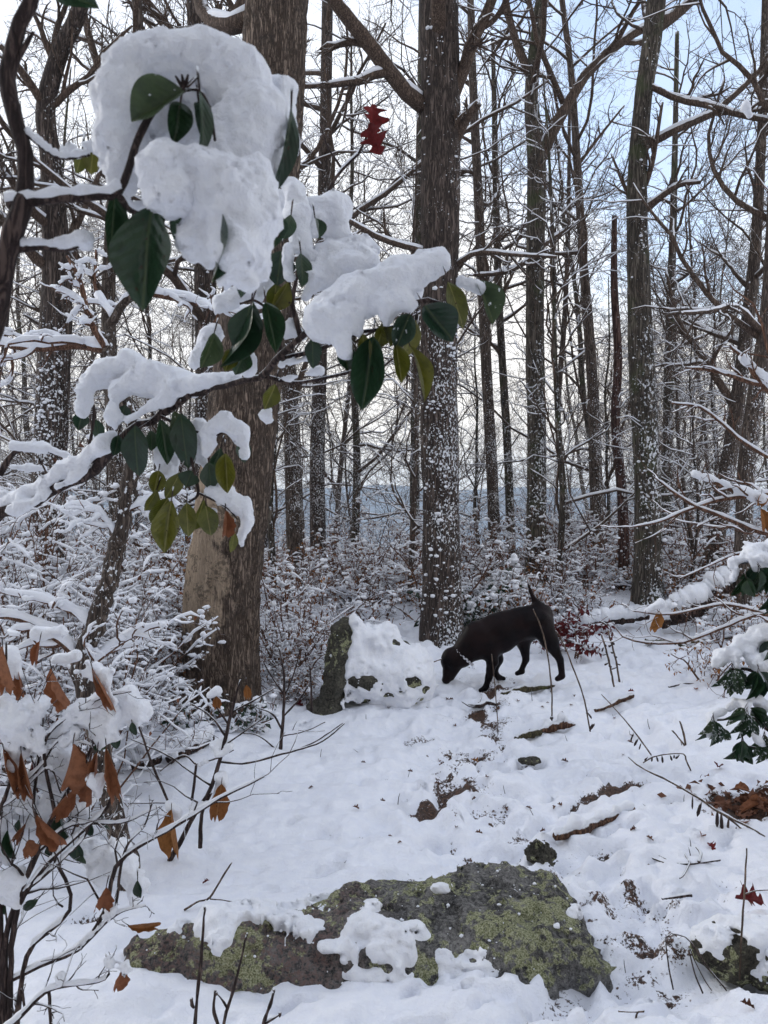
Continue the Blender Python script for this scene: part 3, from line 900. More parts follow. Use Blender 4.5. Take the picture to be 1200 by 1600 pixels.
build_tree('brownish trunk standing right beside the broad oak',
           [(464, 990), (461, 800), (453, 620), (440, 430), (430, 250), (425, -100)], 10.5, [30, 27, 25, 24, 20, 12], [([(455, 640), (480, 560), (510, 480)], [10, 8, 5], .5)], 108, M_BARKT, M_TWIG, nring=80, sides=18, flecks=250, k1=8, k2=5, k3=4, k4=4)
build_tree('narrow grey pole of a tree just left of the middle oak',
           [(648, 880), (648, 700), (650, 500), (655, 250), (660, -100)], 14.0, [14, 14, 13, 11, 7], [], 109, M_BARKG, M_TWIG, nring=60, sides=14, k1=12, k2=6, k3=5, k4=3)
build_tree('slightly slanting trunk just right of the middle oak',
           [(776, 900), (768, 720), (757, 520), (747, 300), (738, 100), (730, -200)], 12.5, [19, 17, 16, 14, 12, 7], [([(757, 520), (790, 450), (815, 400)], [7, 6, 3], .5)], 110, M_BARKT, M_TWIG, nring=80, sides=16, flecks=250, k1=12, k2=6, k3=5, k4=3)
build_tree('thin trunk against the slim forked tree on its left',
           [(800, 890), (793, 700), (781, 500), (775, 300), (770, 60)], 14.5, [14, 13, 12, 10, 6], [], 111, M_BARKG, M_TWIG, nring=60, sides=14, k1=12, k2=6, k3=5, k4=3)
build_tree('spindly tree leaning left between the forked tree and the bowed one',
           [(893, 880), (878, 740), (872, 640), (882, 500), (888, 350), (890, 150)], 13.5, [13, 11, 9, 8, 7, 4], [], 112, M_BARKT, M_TWIG, nring=60, sides=12, k1=12, k2=6, k3=5, k4=3)
build_tree('straight thin tree just behind the crooked dark tree on its right',
           [(1040, 900), (1043, 700), (1047, 500), (1053, 300), (1058, 50)], 13.0, [17, 15, 13, 10, 6], [], 113, M_BARKG, M_TWIG, nring=60, sides=14, flecks=120, k1=12, k2=6, k3=5, k4=3)
build_tree('leaning brown tree near the right edge, tilted right, behind the snowy twigs',
           [(1105, 930), (1128, 780), (1148, 660), (1166, 520), (1182, 360), (1192, 150), (1198, -100)], 9.5, [26, 24, 22, 20, 16, 13, 8], [([(1150, 640), (1100, 560), (1060, 500), (1040, 420)], [14, 11, 8, 4], .6)],
           114, M_BARKT, M_TWIG, nring=90, sides=18, flecks=250, k1=10, k2=6, k3=5, k4=4)
build_tree('dark brown trunk cut by the right edge, beyond the thin snowy twigs',
           [(1158, 900), (1166, 740), (1184, 600), (1203, 470), (1216, 200), (1224, -200)], 7.9, [26, 24, 25, 26, 22, 14], [([(1190, 520), (1150, 480), (1110, 487), (1050, 490)], [12, 9, 7, 4], -.5)],
           115, M_BARKT, M_TWIG, nring=90, sides=20, flecks=300, k1=8, k2=6, k3=5, k4=4)
build_tree('snow-plastered trunk behind the thicket at far left, bending right near its top',
           [(68, 1000), (76, 760), (84, 560), (88, 420), (80, 260), (72, 170), (95, 80), (125, 10), (150, -150)], 7.4, [52, 50, 48, 42, 30, 28, 25, 24, 14],
           [([(72, 170), (40, 120), (0, 70)], [14, 12, 8], -.4), ([(88, 420), (130, 330), (160, 260)], [14, 10, 6], .4)], 116, M_BARK, M_TWIG, nring=120, sides=28, flecks=1600, k1=10, k2=6, k3=5, k4=4)
build_tree('slim dark tree seen high above the rhododendron, left of the broad oak',
           [(322, 960), (322, 600), (318, 350), (314, 150), (308, 0), (300, -250)], 9.0, [34, 34, 33, 32, 32, 20], [([(316, 90), (345, 50), (375, 10), (400, -60)], [24, 22, 18, 10], .3), ([(314, 120), (260, 40), (210, -20)], [16, 14, 9], -.3)],
           117, M_BARK, M_TWIG, nring=90, sides=20, flecks=200, k1=9, k2=6, k3=5, k4=4)
build_tree('twin-limbed tree at upper left with a long limb crossing behind the snow cap',
           [(186, 980), (180, 700), (170, 450), (190, 200), (215, 60), (205, -100), (190, -400)], 8.4, [24, 22, 20, 18, 16, 14, 8], [([(190, 200), (140, 60), (120, -60)], [13, 12, 8], .5), ([(175, 480), (120, 400), (60, 330)], [10, 8, 4], -.6)],
           118, M_BARKT, M_TWIG, nring=80, sides=16, flecks=200, k1=10, k2=6, k3=5, k4=4)

# woodland behind: a handful of tree shapes, each placed many times
def variant_tree(seed, h, r, sapling=False):
    rng = np.random.default_rng(seed)
    n = 9
    z = np.linspace(-0.3, h, n)
    lean = rng.normal(0, 0.05, 2)
    wander = np.cumsum(rng.normal(0, 0.05 * h / 8, (n, 2)), 0)
    pts = [A(wander[i, 0] + lean[0] * z[i], wander[i, 1] + lean[1] * z[i], z[i]) for i in range(n)]
    rad = r * np.linspace(1.08, 0.14, n) ** 0.8
    if sapling:
        t = thing('sapling', (0, 0, 0), 'thin twiggy sapling dusted with snow among the shrubs beyond the clearing', 'sapling', 'twiggy saplings beyond the clearing')
    else:
        t = thing('bare_tree', (0, 0, 0), 'slender bare tree of the wood beyond the clearing, bark specked with snow', 'tree', 'bare trees of the wood beyond the clearing')
    if sapling:
        gt, gc, gs = tree_meshes(pts, rad, [], rng, nring=30, sides=8, amp=0.0, flare=0, k1=20, k2=7, k3=5, k4=2, t0=.12, lf1=.34, ang1=.9, wob=.26, rmin=.0024, snow=.005)
    else:
        gt, gc, gs = tree_meshes(pts, rad, [], rng, nring=40, sides=12, amp=0.03, flare=.15, k1=17, k2=7, k3=6, k4=3, t0=.14, lf1=.48, ang1=1.0, wob=.26, rmin=.0036, snow=.001)
    part('trunk', gt, [M_BARKT, M_BARKG, M_BARK][seed % 3], t)
    part('crown', gc, M_TWIG, t, 'stuff')
    part('snow', gs, M_SNOWCOARSE, t, 'stuff')
    return t

protos = [variant_tree(200 + i, 8.0 + (i % 3) * 1.4, 0.055 + 0.014 * (i % 3)) for i in range(3)] + [variant_tree(210 + i, 6.2 + i * .8, 0.030 + .006 * i) for i in range(3)]
sap = [variant_tree(230 + i, 4.2 + i * 0.7, 0.028 + 0.006 * i, True) for i in range(3)]
used = set()
rs = np.random.default_rng(77)
def place(proto, x, y, s, rz):
    o = proto if proto.name not in used else copy_tree(proto)
    used.add(proto.name)
    o.location = (x, y, float(land(x, y)))
    o.rotation_euler = (rs.normal(0, .03), rs.normal(0, .03), rz)
    o.scale = (s, s, s)
    return o
def scatter(n, y0, y1, pool, s0, s1, mind, avoid=()):
    pts, out = [], []
    tries = 0
    while len(pts) < n and tries < 6000:
        tries += 1
        y = math.exp(rs.uniform(math.log(y0), math.log(y1)))
        x = rs.uniform(-0.56, 0.56) * y
        if any((x - a) ** 2 + (y - b) ** 2 < (mind * (y / y0)) ** 2 for a, b in pts):
            continue
        if 5 < y < 9.5 and -1.2 < x < 2.6:
            continue
        pts.append((x, y))
        out.append(place(pool[len(pts) % len(pool)], x, y, rs.uniform(s0, s1), rs.uniform(0, 6.28)))
    return out
near_trees = scatter(8, 13.0, 20.0, protos[:3], .8, 1.1, .9)
scatter(26, 14.0, 30.0, protos[3:], .75, 1.2, .55)
scatter(18, 27.0, 52.0, protos, .8, 1.5, .7)
near_saps = scatter(18, 8.8, 16.0, sap, .8, 1.25, .8)
ORD = 'first second third fourth fifth sixth seventh eighth ninth tenth eleventh twelfth thirteenth fourteenth fifteenth sixteenth'.split()
def sort_labels(objs, what):
    marks = [(-400, 'in from the left edge, before the snow-plastered trunk'), (76, 'counting right from the snow-plastered trunk'), (365, 'counting right from the broad oak'), (689, 'counting right from the middle oak'), (838, 'counting right from the slim forked tree'), (1008, 'counting right from the crooked dark tree')]
    cnt = {}
    for o in sorted(objs, key=lambda o: o.location.x / o.location.y):
        px = 600 + 1200 * o.location.x / o.location.y
        k = max(i for i, m in enumerate(marks) if m[0] <= px)
        cnt[k] = cnt.get(k, 0) + 1
        o['label'] = '%s %s %s' % (ORD[cnt[k] - 1], what, marks[k][1])
sort_labels(near_trees, 'tall nearer bare tree')
sort_labels(near_saps, 'twiggy sapling')

# wood continued unseen behind the camera, added to darken the near snow
def shade_wood_behind():
    rng = np.random.default_rng(500)
    g = Geo()
    for i in range(30):
        a = rng.uniform(1.9, 4.38)                      # from the right, round the back, to the left
        rr = rng.uniform(4.0, 13.0)
        x, y = rr * math.sin(a), rr * math.cos(a)
        z = float(land(x, y))
        P0, R0 = resample([A(x, y, z - .2), A(x + rng.normal(0, .2), y, z + 4), A(x + rng.normal(0, .5), y + rng.normal(0, .5), z + 10)], 14, [.17, .13, .04])
        g.tubes(P0[None], R0[None], 8)
        P1, R1 = spawn(P0[None], R0[None], 16, .15, .97, 1.0, .42, .5, 7, .2, .05, rng, .006)
        P2, R2 = spawn(P1, R1, 7, .15, 1, .85, .5, .65, 5, .2, .04, rng, .005)
        P3, R3 = spawn(P2, R2, 3, .15, 1, .8, .55, .7, 3, .2, .03, rng, .005)
        g.tubes(P1, R1, 4); g.tubes(P2, R2, 3); g.tubes(P3, R3, 3)
    tag(obj('woods', g.mesh('woods'), M_TWIG, None, 'stuff'), 'bare woods standing round the near end of the path', 'woods')
shade_wood_behind()

# ------------------------------------------------------------------ snow-laden undergrowth
def shrub_proto(seed, h, nst, spread, leaf=None, nleaf=0, label='', group='', snow=0.006, name='snowy_shrub', k=(6, 5, 3), blob=0, twig=None, big=False):
    rng = np.random.default_rng(seed)
    t = thing(name, (0, 0, 0), label, 'shrub', group)
    n = 7
    az = rng.random(nst) * 6.283
    rad = rng.random(nst) * 0.25 * spread
    p = np.stack([rad * np.cos(az), rad * np.sin(az), np.full(nst, -0.05)], -1)
    az2 = az + rng.normal(0, 0.6, nst)
    tilt = rng.uniform(0.25, 1.0, nst) * spread
    d = nrm(np.stack([np.cos(az2) * tilt, np.sin(az2) * tilt, np.ones(nst)], -1))
    L = h * rng.uniform(0.6, 1.15, nst)
    out = [p]
    for _ in range(n - 1):
        d = nrm(d + rng.normal(0, .17, d.shape) + A(0, 0, -0.045))
        out.append(out[-1] + d * (L / (n - 1))[:, None])
    P0 = np.stack(out, 1)
    R0 = (0.0055 + 0.008 * rng.random(nst))[:, None] * np.linspace(1, .4, n)[None]
    P1, R1 = spawn(P0, R0, k[0], .12, 1, 1.05, .5, .75, 7, .34, -0.01, rng, .0032, horiz=.65)
    P2, R2 = spawn(P1, R1, k[1], .1, 1, .95, .55, .75, 5, .25, -0.01, rng, .0026, horiz=.7, lmin=.06)
    P3, R3 = spawn(P2, R2, k[2], .2, 1, .9, .6, .8, 3, .25, 0, rng, .002, horiz=.7, lmin=.035) if k[2] else (P2[:0, :3], R2[:0, :3])
    g, gs = Geo(), Geo()
    g.tubes(P0, R0, 5); g.tubes(P1, R1, 4); g.tubes(P2, R2, 3); g.tubes(P3, R3, 3)
    for (P, Rr, ad) in ((P0, R0, 1.0), (P1, R1, 1.1), (P2, R2, .95)):
        ridge(gs, P, Rr, rng, .8, snow * ad, 5 if big else 4, lim=.78, cover=.62 if big else .38)
    tips = np.concatenate([P2[:, -1], P3[:, -1]]) if len(P3) else P2[:, -1]
    if blob:
        c = tips[rng.choice(len(tips), min(blob, len(tips)), replace=False)]
        blobs(gs, c + A(0, 0, .008), snow * (0.9 + 2.6 * rng.random(len(c)) ** 2), rng, .7)
    part('twigs', g, twig or M_TWIGB, t, 'stuff')
    part('snow', gs, M_SNOWCOARSE, t, 'stuff')
    if leaf is not None and nleaf:
        gl = Geo()
        ii = rng.choice(len(tips), nleaf)
        cc = tips[ii] + rng.normal(0, .015, (nleaf, 3))
        leaf_cards(gl, cc, rng.normal(0, .5, (nleaf, 3)) + A(0, 0, -.8), .045, rng, .45)
        part('leaves', gl, leaf, t, 'stuff')
    return t

G1 = 'snow-covered shrubs in front of the wood'
AREA = [(-900, 'left', 'twiggy snow-dusted shrub in the tangle left of the broad oak'), (345, 'mid', 'twiggy snow-dusted shrub between the broad oak and the middle oak'), (700, 'dog', 'twiggy snow-dusted shrub in the row behind the dog, right of the middle oak'), (930, 'right', 'twiggy snow-dusted shrub at the foot of the trees right of the red bush'), (1110, 'edge', 'low snowy shrub near the right edge, beside the fallen logs')]
L1 = 'twiggy knee-high shrub loaded with snow in front of the wood'
sh = [shrub_proto(301, .75, 10, 1.0, M_BROWN2, 330, L1, G1, .0100, k=(4, 4, 2), blob=150),
      shrub_proto(302, .95, 9, .9, M_BROWN2, 330, L1, G1, .0100, k=(5, 4, 2), blob=150),
      shrub_proto(303, 1.15, 8, .8, M_LITTER, 260, L1, G1, .0095, k=(5, 4, 2), blob=150),
      shrub_proto(304, .6, 10, 1.2, M_BROWN2, 80, L1, G1, .0105, k=(4, 4, 2), blob=170)]
shl = [shrub_proto(310, 1.4, 8, 1.2, M_BROWN, 50, 'chest-high laurel thicket bush bowed under snow behind the rhododendron', 'snow-bowed laurel bushes of the left thicket', .0082, k=(6, 5, 3), blob=220, big=True),
       shrub_proto(311, 1.7, 8, 1.0, M_LITTER, 40, 'chest-high laurel thicket bush bowed under snow behind the rhododendron', 'snow-bowed laurel bushes of the left thicket', .0086, k=(6, 5, 3), blob=220, big=True)]

rs = np.random.default_rng(99)
def strew(n, box, pool, s0, s1, keep=None):
    c = 0
    for _ in range(n * 20):
        if c >= n:
            break
        y = rs.uniform(box[2], box[3]); u = rs.uniform(box[0], box[1])
        x = (u - 600) / 1200 * y
        if keep and not keep(x, y, u):
            continue
        o = place(pool[c % len(pool)], x, y, rs.uniform(s0, s1), rs.uniform(0, 6.28))
        if pool is sh:
            a = [t_ for t_ in AREA if t_[0] <= u][-1]
            o['label'] = a[2]; o['group'] = a[2].replace('shrub', 'shrubs', 1)
        c += 1
# left of the path, around the broad oak and back to the wood
strew(17, (-120, 190, 4.6, 7.0), shl, .75, 1.05)
strew(8, (-140, 120, 3.6, 4.7), shl, .55, .8)
strew(22, (-60, 470, 6.4, 9.5), sh, .8, 1.15, lambda x, y, u: not (300 < u < 400 and y < 6.4))
strew(10, (160, 470, 6.3, 7.4), sh, .5, .8)
strew(5, (205, 262, 5.2, 5.9), sh, .35, .5)
strew(5, (420, 470, 5.6, 6.4), sh, .3, .5)
# behind the boulder and dog, across to the right
strew(18, (430, 820, 8.0, 10.0), sh, .7, 1.0)
strew(20, (780, 1230, 8.6, 10.4), sh, .7, 1.0)
def undergrowth(boxes):
    """The shrub layer further in, which nobody could count: points carrying the shrub shapes."""
    hold = bpy.data.collections.new('undergrowth_kinds')
    for k, s_ in enumerate(sh):
        V, F, MI, mats, n0 = [], [], [], [], 0
        for c in s_.children:
            me = c.data
            co = np.empty(len(me.vertices) * 3, np.float32); me.vertices.foreach_get('co', co)
            lt = np.empty(len(me.polygons), np.int32); me.polygons.foreach_get('loop_total', lt)
            li = np.empty(len(me.loops), np.int32); me.loops.foreach_get('vertex_index', li)
            V.append(co.reshape(-1, 3)); st = np.concatenate([[0], np.cumsum(lt)[:-1]])
            F.append((li[(st[lt == 4][:, None] + np.arange(4))] + n0, li[(st[lt == 3][:, None] + np.arange(3))] + n0)); n0 += len(co) // 3
            mats.append(me.materials[0])
        q = np.concatenate([f[0] for f in F]); t3 = np.concatenate([f[1] for f in F])
        me = make_mesh('undergrowth_shrub', np.concatenate(V), q, t3)
        mi = np.concatenate([np.full(len(f[0]), i) for i, f in enumerate(F)] + [np.full(len(f[1]), i) for i, f in enumerate(F)]).astype(np.int32)
        for m in mats:
            me.materials.append(m)
        me.polygons.foreach_set('material_index', mi)
        hold.objects.link(bpy.data.objects.new('undergrowth_shrub', me))
    P, S = [], []
    for n, u0, u1, y0, y1, s0, s1 in boxes:
        for _ in range(n):
            y = rs.uniform(y0, y1); x = (rs.uniform(u0, u1) - 600) / 1200 * y
            P.append((x, y, float(land(x, y)))); S.append(rs.uniform(s0, s1))
    me = bpy.data.meshes.new('undergrowth'); me.from_pydata(P, [], [])
    at = me.attributes.new('size', 'FLOAT', 'POINT'); at.data.foreach_set('value', S)
    at = me.attributes.new('turn', 'FLOAT', 'POINT'); at.data.foreach_set('value', rs.uniform(0, 6.28, len(P)))
    o = obj('undergrowth', me, None, None, 'stuff'); tag(o, 'tangle of snow-dusted brown undergrowth filling the wood floor behind the clearing', 'undergrowth')
    ng = bpy.data.node_groups.new('scatter_undergrowth', 'GeometryNodeTree')
    ng.interface.new_socket('Geometry', in_out='INPUT', socket_type='NodeSocketGeometry'); ng.interface.new_socket('Geometry', in_out='OUTPUT', socket_type='NodeSocketGeometry')
    gi, go = ng.nodes.new('NodeGroupInput'), ng.nodes.new('NodeGroupOutput')
    ci = ng.nodes.new('GeometryNodeCollectionInfo'); ci.inputs[0].default_value = hold; ci.inputs['Separate Children'].default_value = True; ci.inputs['Reset Children'].default_value = True
    a1 = nd(ng, 'GeometryNodeInputNamedAttribute', {'Name': 'size'}, data_type='FLOAT'); a2 = nd(ng, 'GeometryNodeInputNamedAttribute', {'Name': 'turn'}, data_type='FLOAT')
    cx = nd(ng, 'ShaderNodeCombineXYZ', {2: a2.outputs[0]})
    ip = nd(ng, 'GeometryNodeInstanceOnPoints', {'Points': gi.outputs[0], 'Instance': ci.outputs[0], 'Pick Instance': True, 'Rotation': cx.outputs[0], 'Scale': a1.outputs[0]})
    ng.links.new(ip.outputs[0], go.inputs[0])
    o.modifiers.new('scatter', 'NODES').node_group = ng
undergrowth([(70, -100, 1300, 10.0, 14.5, .8, 1.15), (44, -100, 1300, 14.5, 24, .7, 1.1), (24, -100, 1300, 24, 40, .8, 1.2)])
strew(9, (1100, 1330, 5.6, 8.4), sh, .6, .9)

# the low evergreen and red bushes behind the dog
def leafy_bush(px, py, d, h, leafm, nleaf, label, seed, cat='shrub', size=.05, snow=.009, name='shrub', blob=140, nst=9, spread=.8, k=(5, 4, 2)):
    rng = np.random.default_rng(seed)
    p = PX(px, py, d); base = on_ground(p[0], d)
    t = shrub_proto(seed, h, nst, spread, None, 0, label, None, snow, name, k, blob)
    t.location = tuple(base)
    tw = t.children[0]
    co = np.empty(len(tw.data.vertices) * 3); tw.data.vertices.foreach_get('co', co); co = co.reshape(-1, 3)
    c = co[rng.choice(np.nonzero(co[:, 2] > h * .15)[0], nleaf)]
    gl = Geo(); leaf_cards(gl, c, rng.normal(0, .6, (nleaf, 3)) + A(0, 0, -.5), size, rng, .5)
    obj('leaves', gl.mesh('leaves'), leafm, t, 'stuff')
    return t
leafy_bush(735, 960, 8.0, .55, M_GREEN, 420, 'low evergreen laurel under snow at the foot of the middle oak', 401, size=.07, snow=.014, name='evergreen_shrub', nst=12)
leafy_bush(884, 985, 7.0, .52, M_RED, 460, 'shrub of deep red leaves right behind the tail of the dog', 402, size=.055, snow=.007, name='red_leaved_shrub', blob=40, nst=6, spread=.4)
leafy_bush(838, 950, 7.9, .46, M_RED, 110, 'faded red low shrub behind the back of the dog', 403, size=.05, snow=.008, name='red_leaved_shrub')
leafy_bush(800, 935, 8.6, .6, M_GREEN, 160, 'rounded snowy laurel left of the red shrubs, behind the dog', 404, size=.06, snow=.014, name='evergreen_shrub', blob=220)
leafy_bush(925, 940, 8.4, .5, M_BROWN, 130, 'russet-leaved low shrub between the red shrub and the crooked tree', 405, size=.05, snow=.008, name='russet_shrub')
leafy_bush(330, 1165, 5.0, .30, M_GREEN, 200, 'small low evergreen plant under snow at the foot of the broad oak', 406, size=.05, snow=.010, name='evergreen_shrub', nst=12, spread=1.2)

# ------------------------------------------------------------------ leaves with a shape of their own
def leaf_mesh(name, prof, curl=0.2, fold=0.12, roll=0.0, nx=6, ny=9, jag=None, seed=0, rag=0.0):
    """Unit leaf along +Y from its stalk, x across, +Z the upper side; prof(t) is its half width."""
    rng = np.random.default_rng(seed)
    V = []
    for j in range(ny + 1):
        t = j / ny
        w = prof(t)
        for i in range(nx + 1):
            s = i / nx * 2 - 1
            x = s * w * (1 + (jag(t, s) if jag else 0))
            z = -curl * t * t + fold * abs(s) * w * 2 + 0.015 * math.sin(7 * t + 3 * s + seed)
            if roll:
                a = s * roll
                x, z = math.sin(a) * w / roll * 1.1, (1 - math.cos(a)) * w / roll * 1.3 - curl * t * t
            V.append((x, t + rag * max(0, t - .6) * (math.sin(7.3 * s + seed) + .7 * math.sin(17 * s + 2 * seed)) * 2, z))
    i = np.arange(nx)[None] + (nx + 1) * np.arange(ny)[:, None]
    Q = np.stack([i, i + 1, i + nx + 2, i + nx + 1], -1).reshape(-1, 4)
    return make_mesh(name, np.array(V), Q)

_ell = lambda t: 0.5 * max(0.0, math.sin(math.pi * min(1, max(0.0, t)) ** 1.05)) ** 0.8 + 0.010
_lan = lambda t: 0.5 * max(0.0, math.sin(math.pi * t ** 0.75)) ** 0.9 + 0.012
_oak = lambda t: 0.5 * (max(0.0, math.sin(math.pi * t ** 1.1)) ** 0.7) * (0.68 + 0.32 * math.cos(t * 6.28 * 3.2 + 0.6)) + 0.015
_rag = lambda t, v: (0.5 * min(1.0, (t * 2.0 + .03) ** 0.8) * (1 - .22 * max(0, t - .55)) * (1 + .10 * math.sin(t * 23 + v * 2)) if t < .93 else .40 + .06 * math.sin(v)) + 0.01
LEAF = {}
def leaf_data(kind, m, v):
    key = (kind, m.name, v)
    if key not in LEAF:
        if kind == 'rhodo':
            me = leaf_mesh('leaf', _ell, [.16, .3, .08][v % 3], [.22, .08, .34][v % 3], 0, 8, 12, jag=lambda t, s: .07 * math.sin(9 * t + 2.5 * s + 2 * v), seed=v)
        elif kind == 'laurel':
            me = leaf_mesh('leaf', _lan, [.25, .4, .12][v % 3], [.3, .2, .45][v % 3], 0, 6, 9, seed=v)
        elif kind == 'rolled':
            me = leaf_mesh('leaf', lambda t: _rag(t, v), .12, 0, [1.7, 2.2, 1.35][v % 3], 9, 14, jag=lambda t, s: .1 * math.sin(9 * s + v), seed=v, rag=.09)
        elif kind == 'dead':
            me = leaf_mesh('leaf', lambda t: .6 * _rag(t, v) + .4 * _lan(t) * (1 + .25 * math.sin(t * 19 + v)), .12, 0, [.9, 1.5, 1.15][v % 3], 9, 14, seed=v, rag=.10)
        else:
            me = leaf_mesh('leaf', _oak, .22, .3, 0, 8, 22, jag=lambda t, s: .22 * math.sin(31 * t + 2 * s + v) + .18 * math.sin(13 * t * (1 if s > 0 else -1) + 3 * s), seed=v)
        me.materials.append(m)
        LEAF[key] = me
    return LEAF[key]

LR = np.random.default_rng(21)
def leaf(parent, m, b, t, w, face=None, kind='rhodo', v=None, name='leaf', extra=None):
    """A leaf from stalk end b to tip t (world), w metres wide, its upper side turned towards face."""
    b, t = np.array(b, float), np.array(t, float)
    y = t - b; L = np.linalg.norm(y); y /= L
    f = A(0, -1, .15) if face is None else np.array(face, float)
    z = f - (f @ y) * y
    z = z / max(np.linalg.norm(z), 1e-6)
    x = np.cross(y, z)
    v = int(LR.integers(0, 3)) if v is None else v
    o = bpy.data.objects.new(name, leaf_data(kind, m, v))
    COL.objects.link(o)
    M = Matrix(((x[0] * w, y[0] * L, z[0] * L, b[0]), (x[1] * w, y[1] * L, z[1] * L, b[1]), (x[2] * w, y[2] * L, z[2] * L, b[2]), (0, 0, 0, 1)))
    if parent is not None:
        o.parent = parent
        M = Matrix.Translation(-Vector(parent.location)) @ M
    o.matrix_local = M
    return o

def leaves_px(parent, rows, d, m0, kind='rhodo'):
    """rows: stalk x, y, tip x, y, width (all in photo pixels), then material, depth offset, turn."""
    g = Geo()
    for rw in rows:
        x0, y0, x1, y1, wp = rw[:5]
        m = rw[5] if len(rw) > 5 and rw[5] is not None else m0
        dd = rw[6] if len(rw) > 6 else 0.0
        tn = rw[7] if len(rw) > 7 else LR.normal(0, .3)
        p, q = PX(x0, y0, d + dd), PX(x1, y1, d + dd - .01 * LR.random())
        kd = rw[8] if len(rw) > 8 else kind
        leaf(parent, m, p, q, wp / 1200 * (d + dd) / max(.35, math.cos(tn)), (math.sin(tn), -math.cos(tn), .15), kd)
        pt = nrm(p - q) * .018 + A(0, .004, .012)
        g.tubes(np.stack([p + pt, p + pt * .4, p + (q - p) * .03])[None], np.array([[.0016, .0014, .0011]]), 4)
    return g

def snow_clump(parent, caps, d, vox, k=.02, amp=.006, sc=.03, name='snow_cap', fine=.003, flat=1.0):
    """caps: x0, y0, x1, y1, r0, r1 in photo pixels, then depth offsets of both ends in metres."""
    pts = []
    s = d / 1200
    for c in caps:
        x0, y0, x1, y1, r0, r1 = c[:6]
        d0, d1 = (c[6], c[7]) if len(c) > 7 else ((c[6], c[6]) if len(c) > 6 else (0, 0))
        pts.append((PX(x0, y0, d + d0), PX(x1, y1, d + d1), r0 * s, r1 * s))
    lo = np.min([np.minimum(a, b) - max(ra, rb) for a, b, ra, rb in pts], 0) - k - 3 * vox
    hi = np.max([np.maximum(a, b) + max(ra, rb) for a, b, ra, rb in pts], 0) + k + 3 * vox
    F = Field(lo, hi, vox)
    for a, b, ra, rb in pts:
        F.cone(a, b, ra, rb, k, (1, flat, 1))
    F.rough(amp * 1.5, sc * 2.2, 2, LR.random() * 20)
    F.rough(amp * 1.15, sc, 3, LR.random() * 20)
    if fine:
        F.rough(fine, sc * .22, 2, LR.random() * 20)
    off = Vector(parent.location)
    for me in F.mesh(name, True):
        me.transform(Matrix.Translation(-off))
        obj(name, me, M_SNOW, parent)

def stems(parent, lines, d, m, name='branch', sides=8, n=24, knots=.12, snow=0.0, rng=None):
    """lines: ([(x, y[, depth offset])...], [pixel widths])."""
    rng = rng or LR
    g, gs = Geo(), Geo()
    for pts, wd in lines:
        P = [PX(p[0], p[1], d + (p[2] if len(p) > 2 else 0)) for p in pts]
        C, r = resample(P, n, [w_ / 2400 * d for w_ in wd])
        C = C + 0.35 * r.mean() * vnoise(C[:, :, None] * 0 + C[:, None, :] * 30 + np.arange(3)[None, :, None] * 9.7)
        r = r * (1 + knots * vnoise(C * 45))
        g.tubes(C[None], r[None], sides)
        if snow:
            ridge(gs, C[None], r[None], rng, .8, snow, 6, lim=.9, cover=.85)
    o = part(name, g, m, parent, 'stuff' if len(lines) > 1 else None)
    if gs.n:
        part('snow', gs, M_SNOW, parent, 'stuff')
    return o

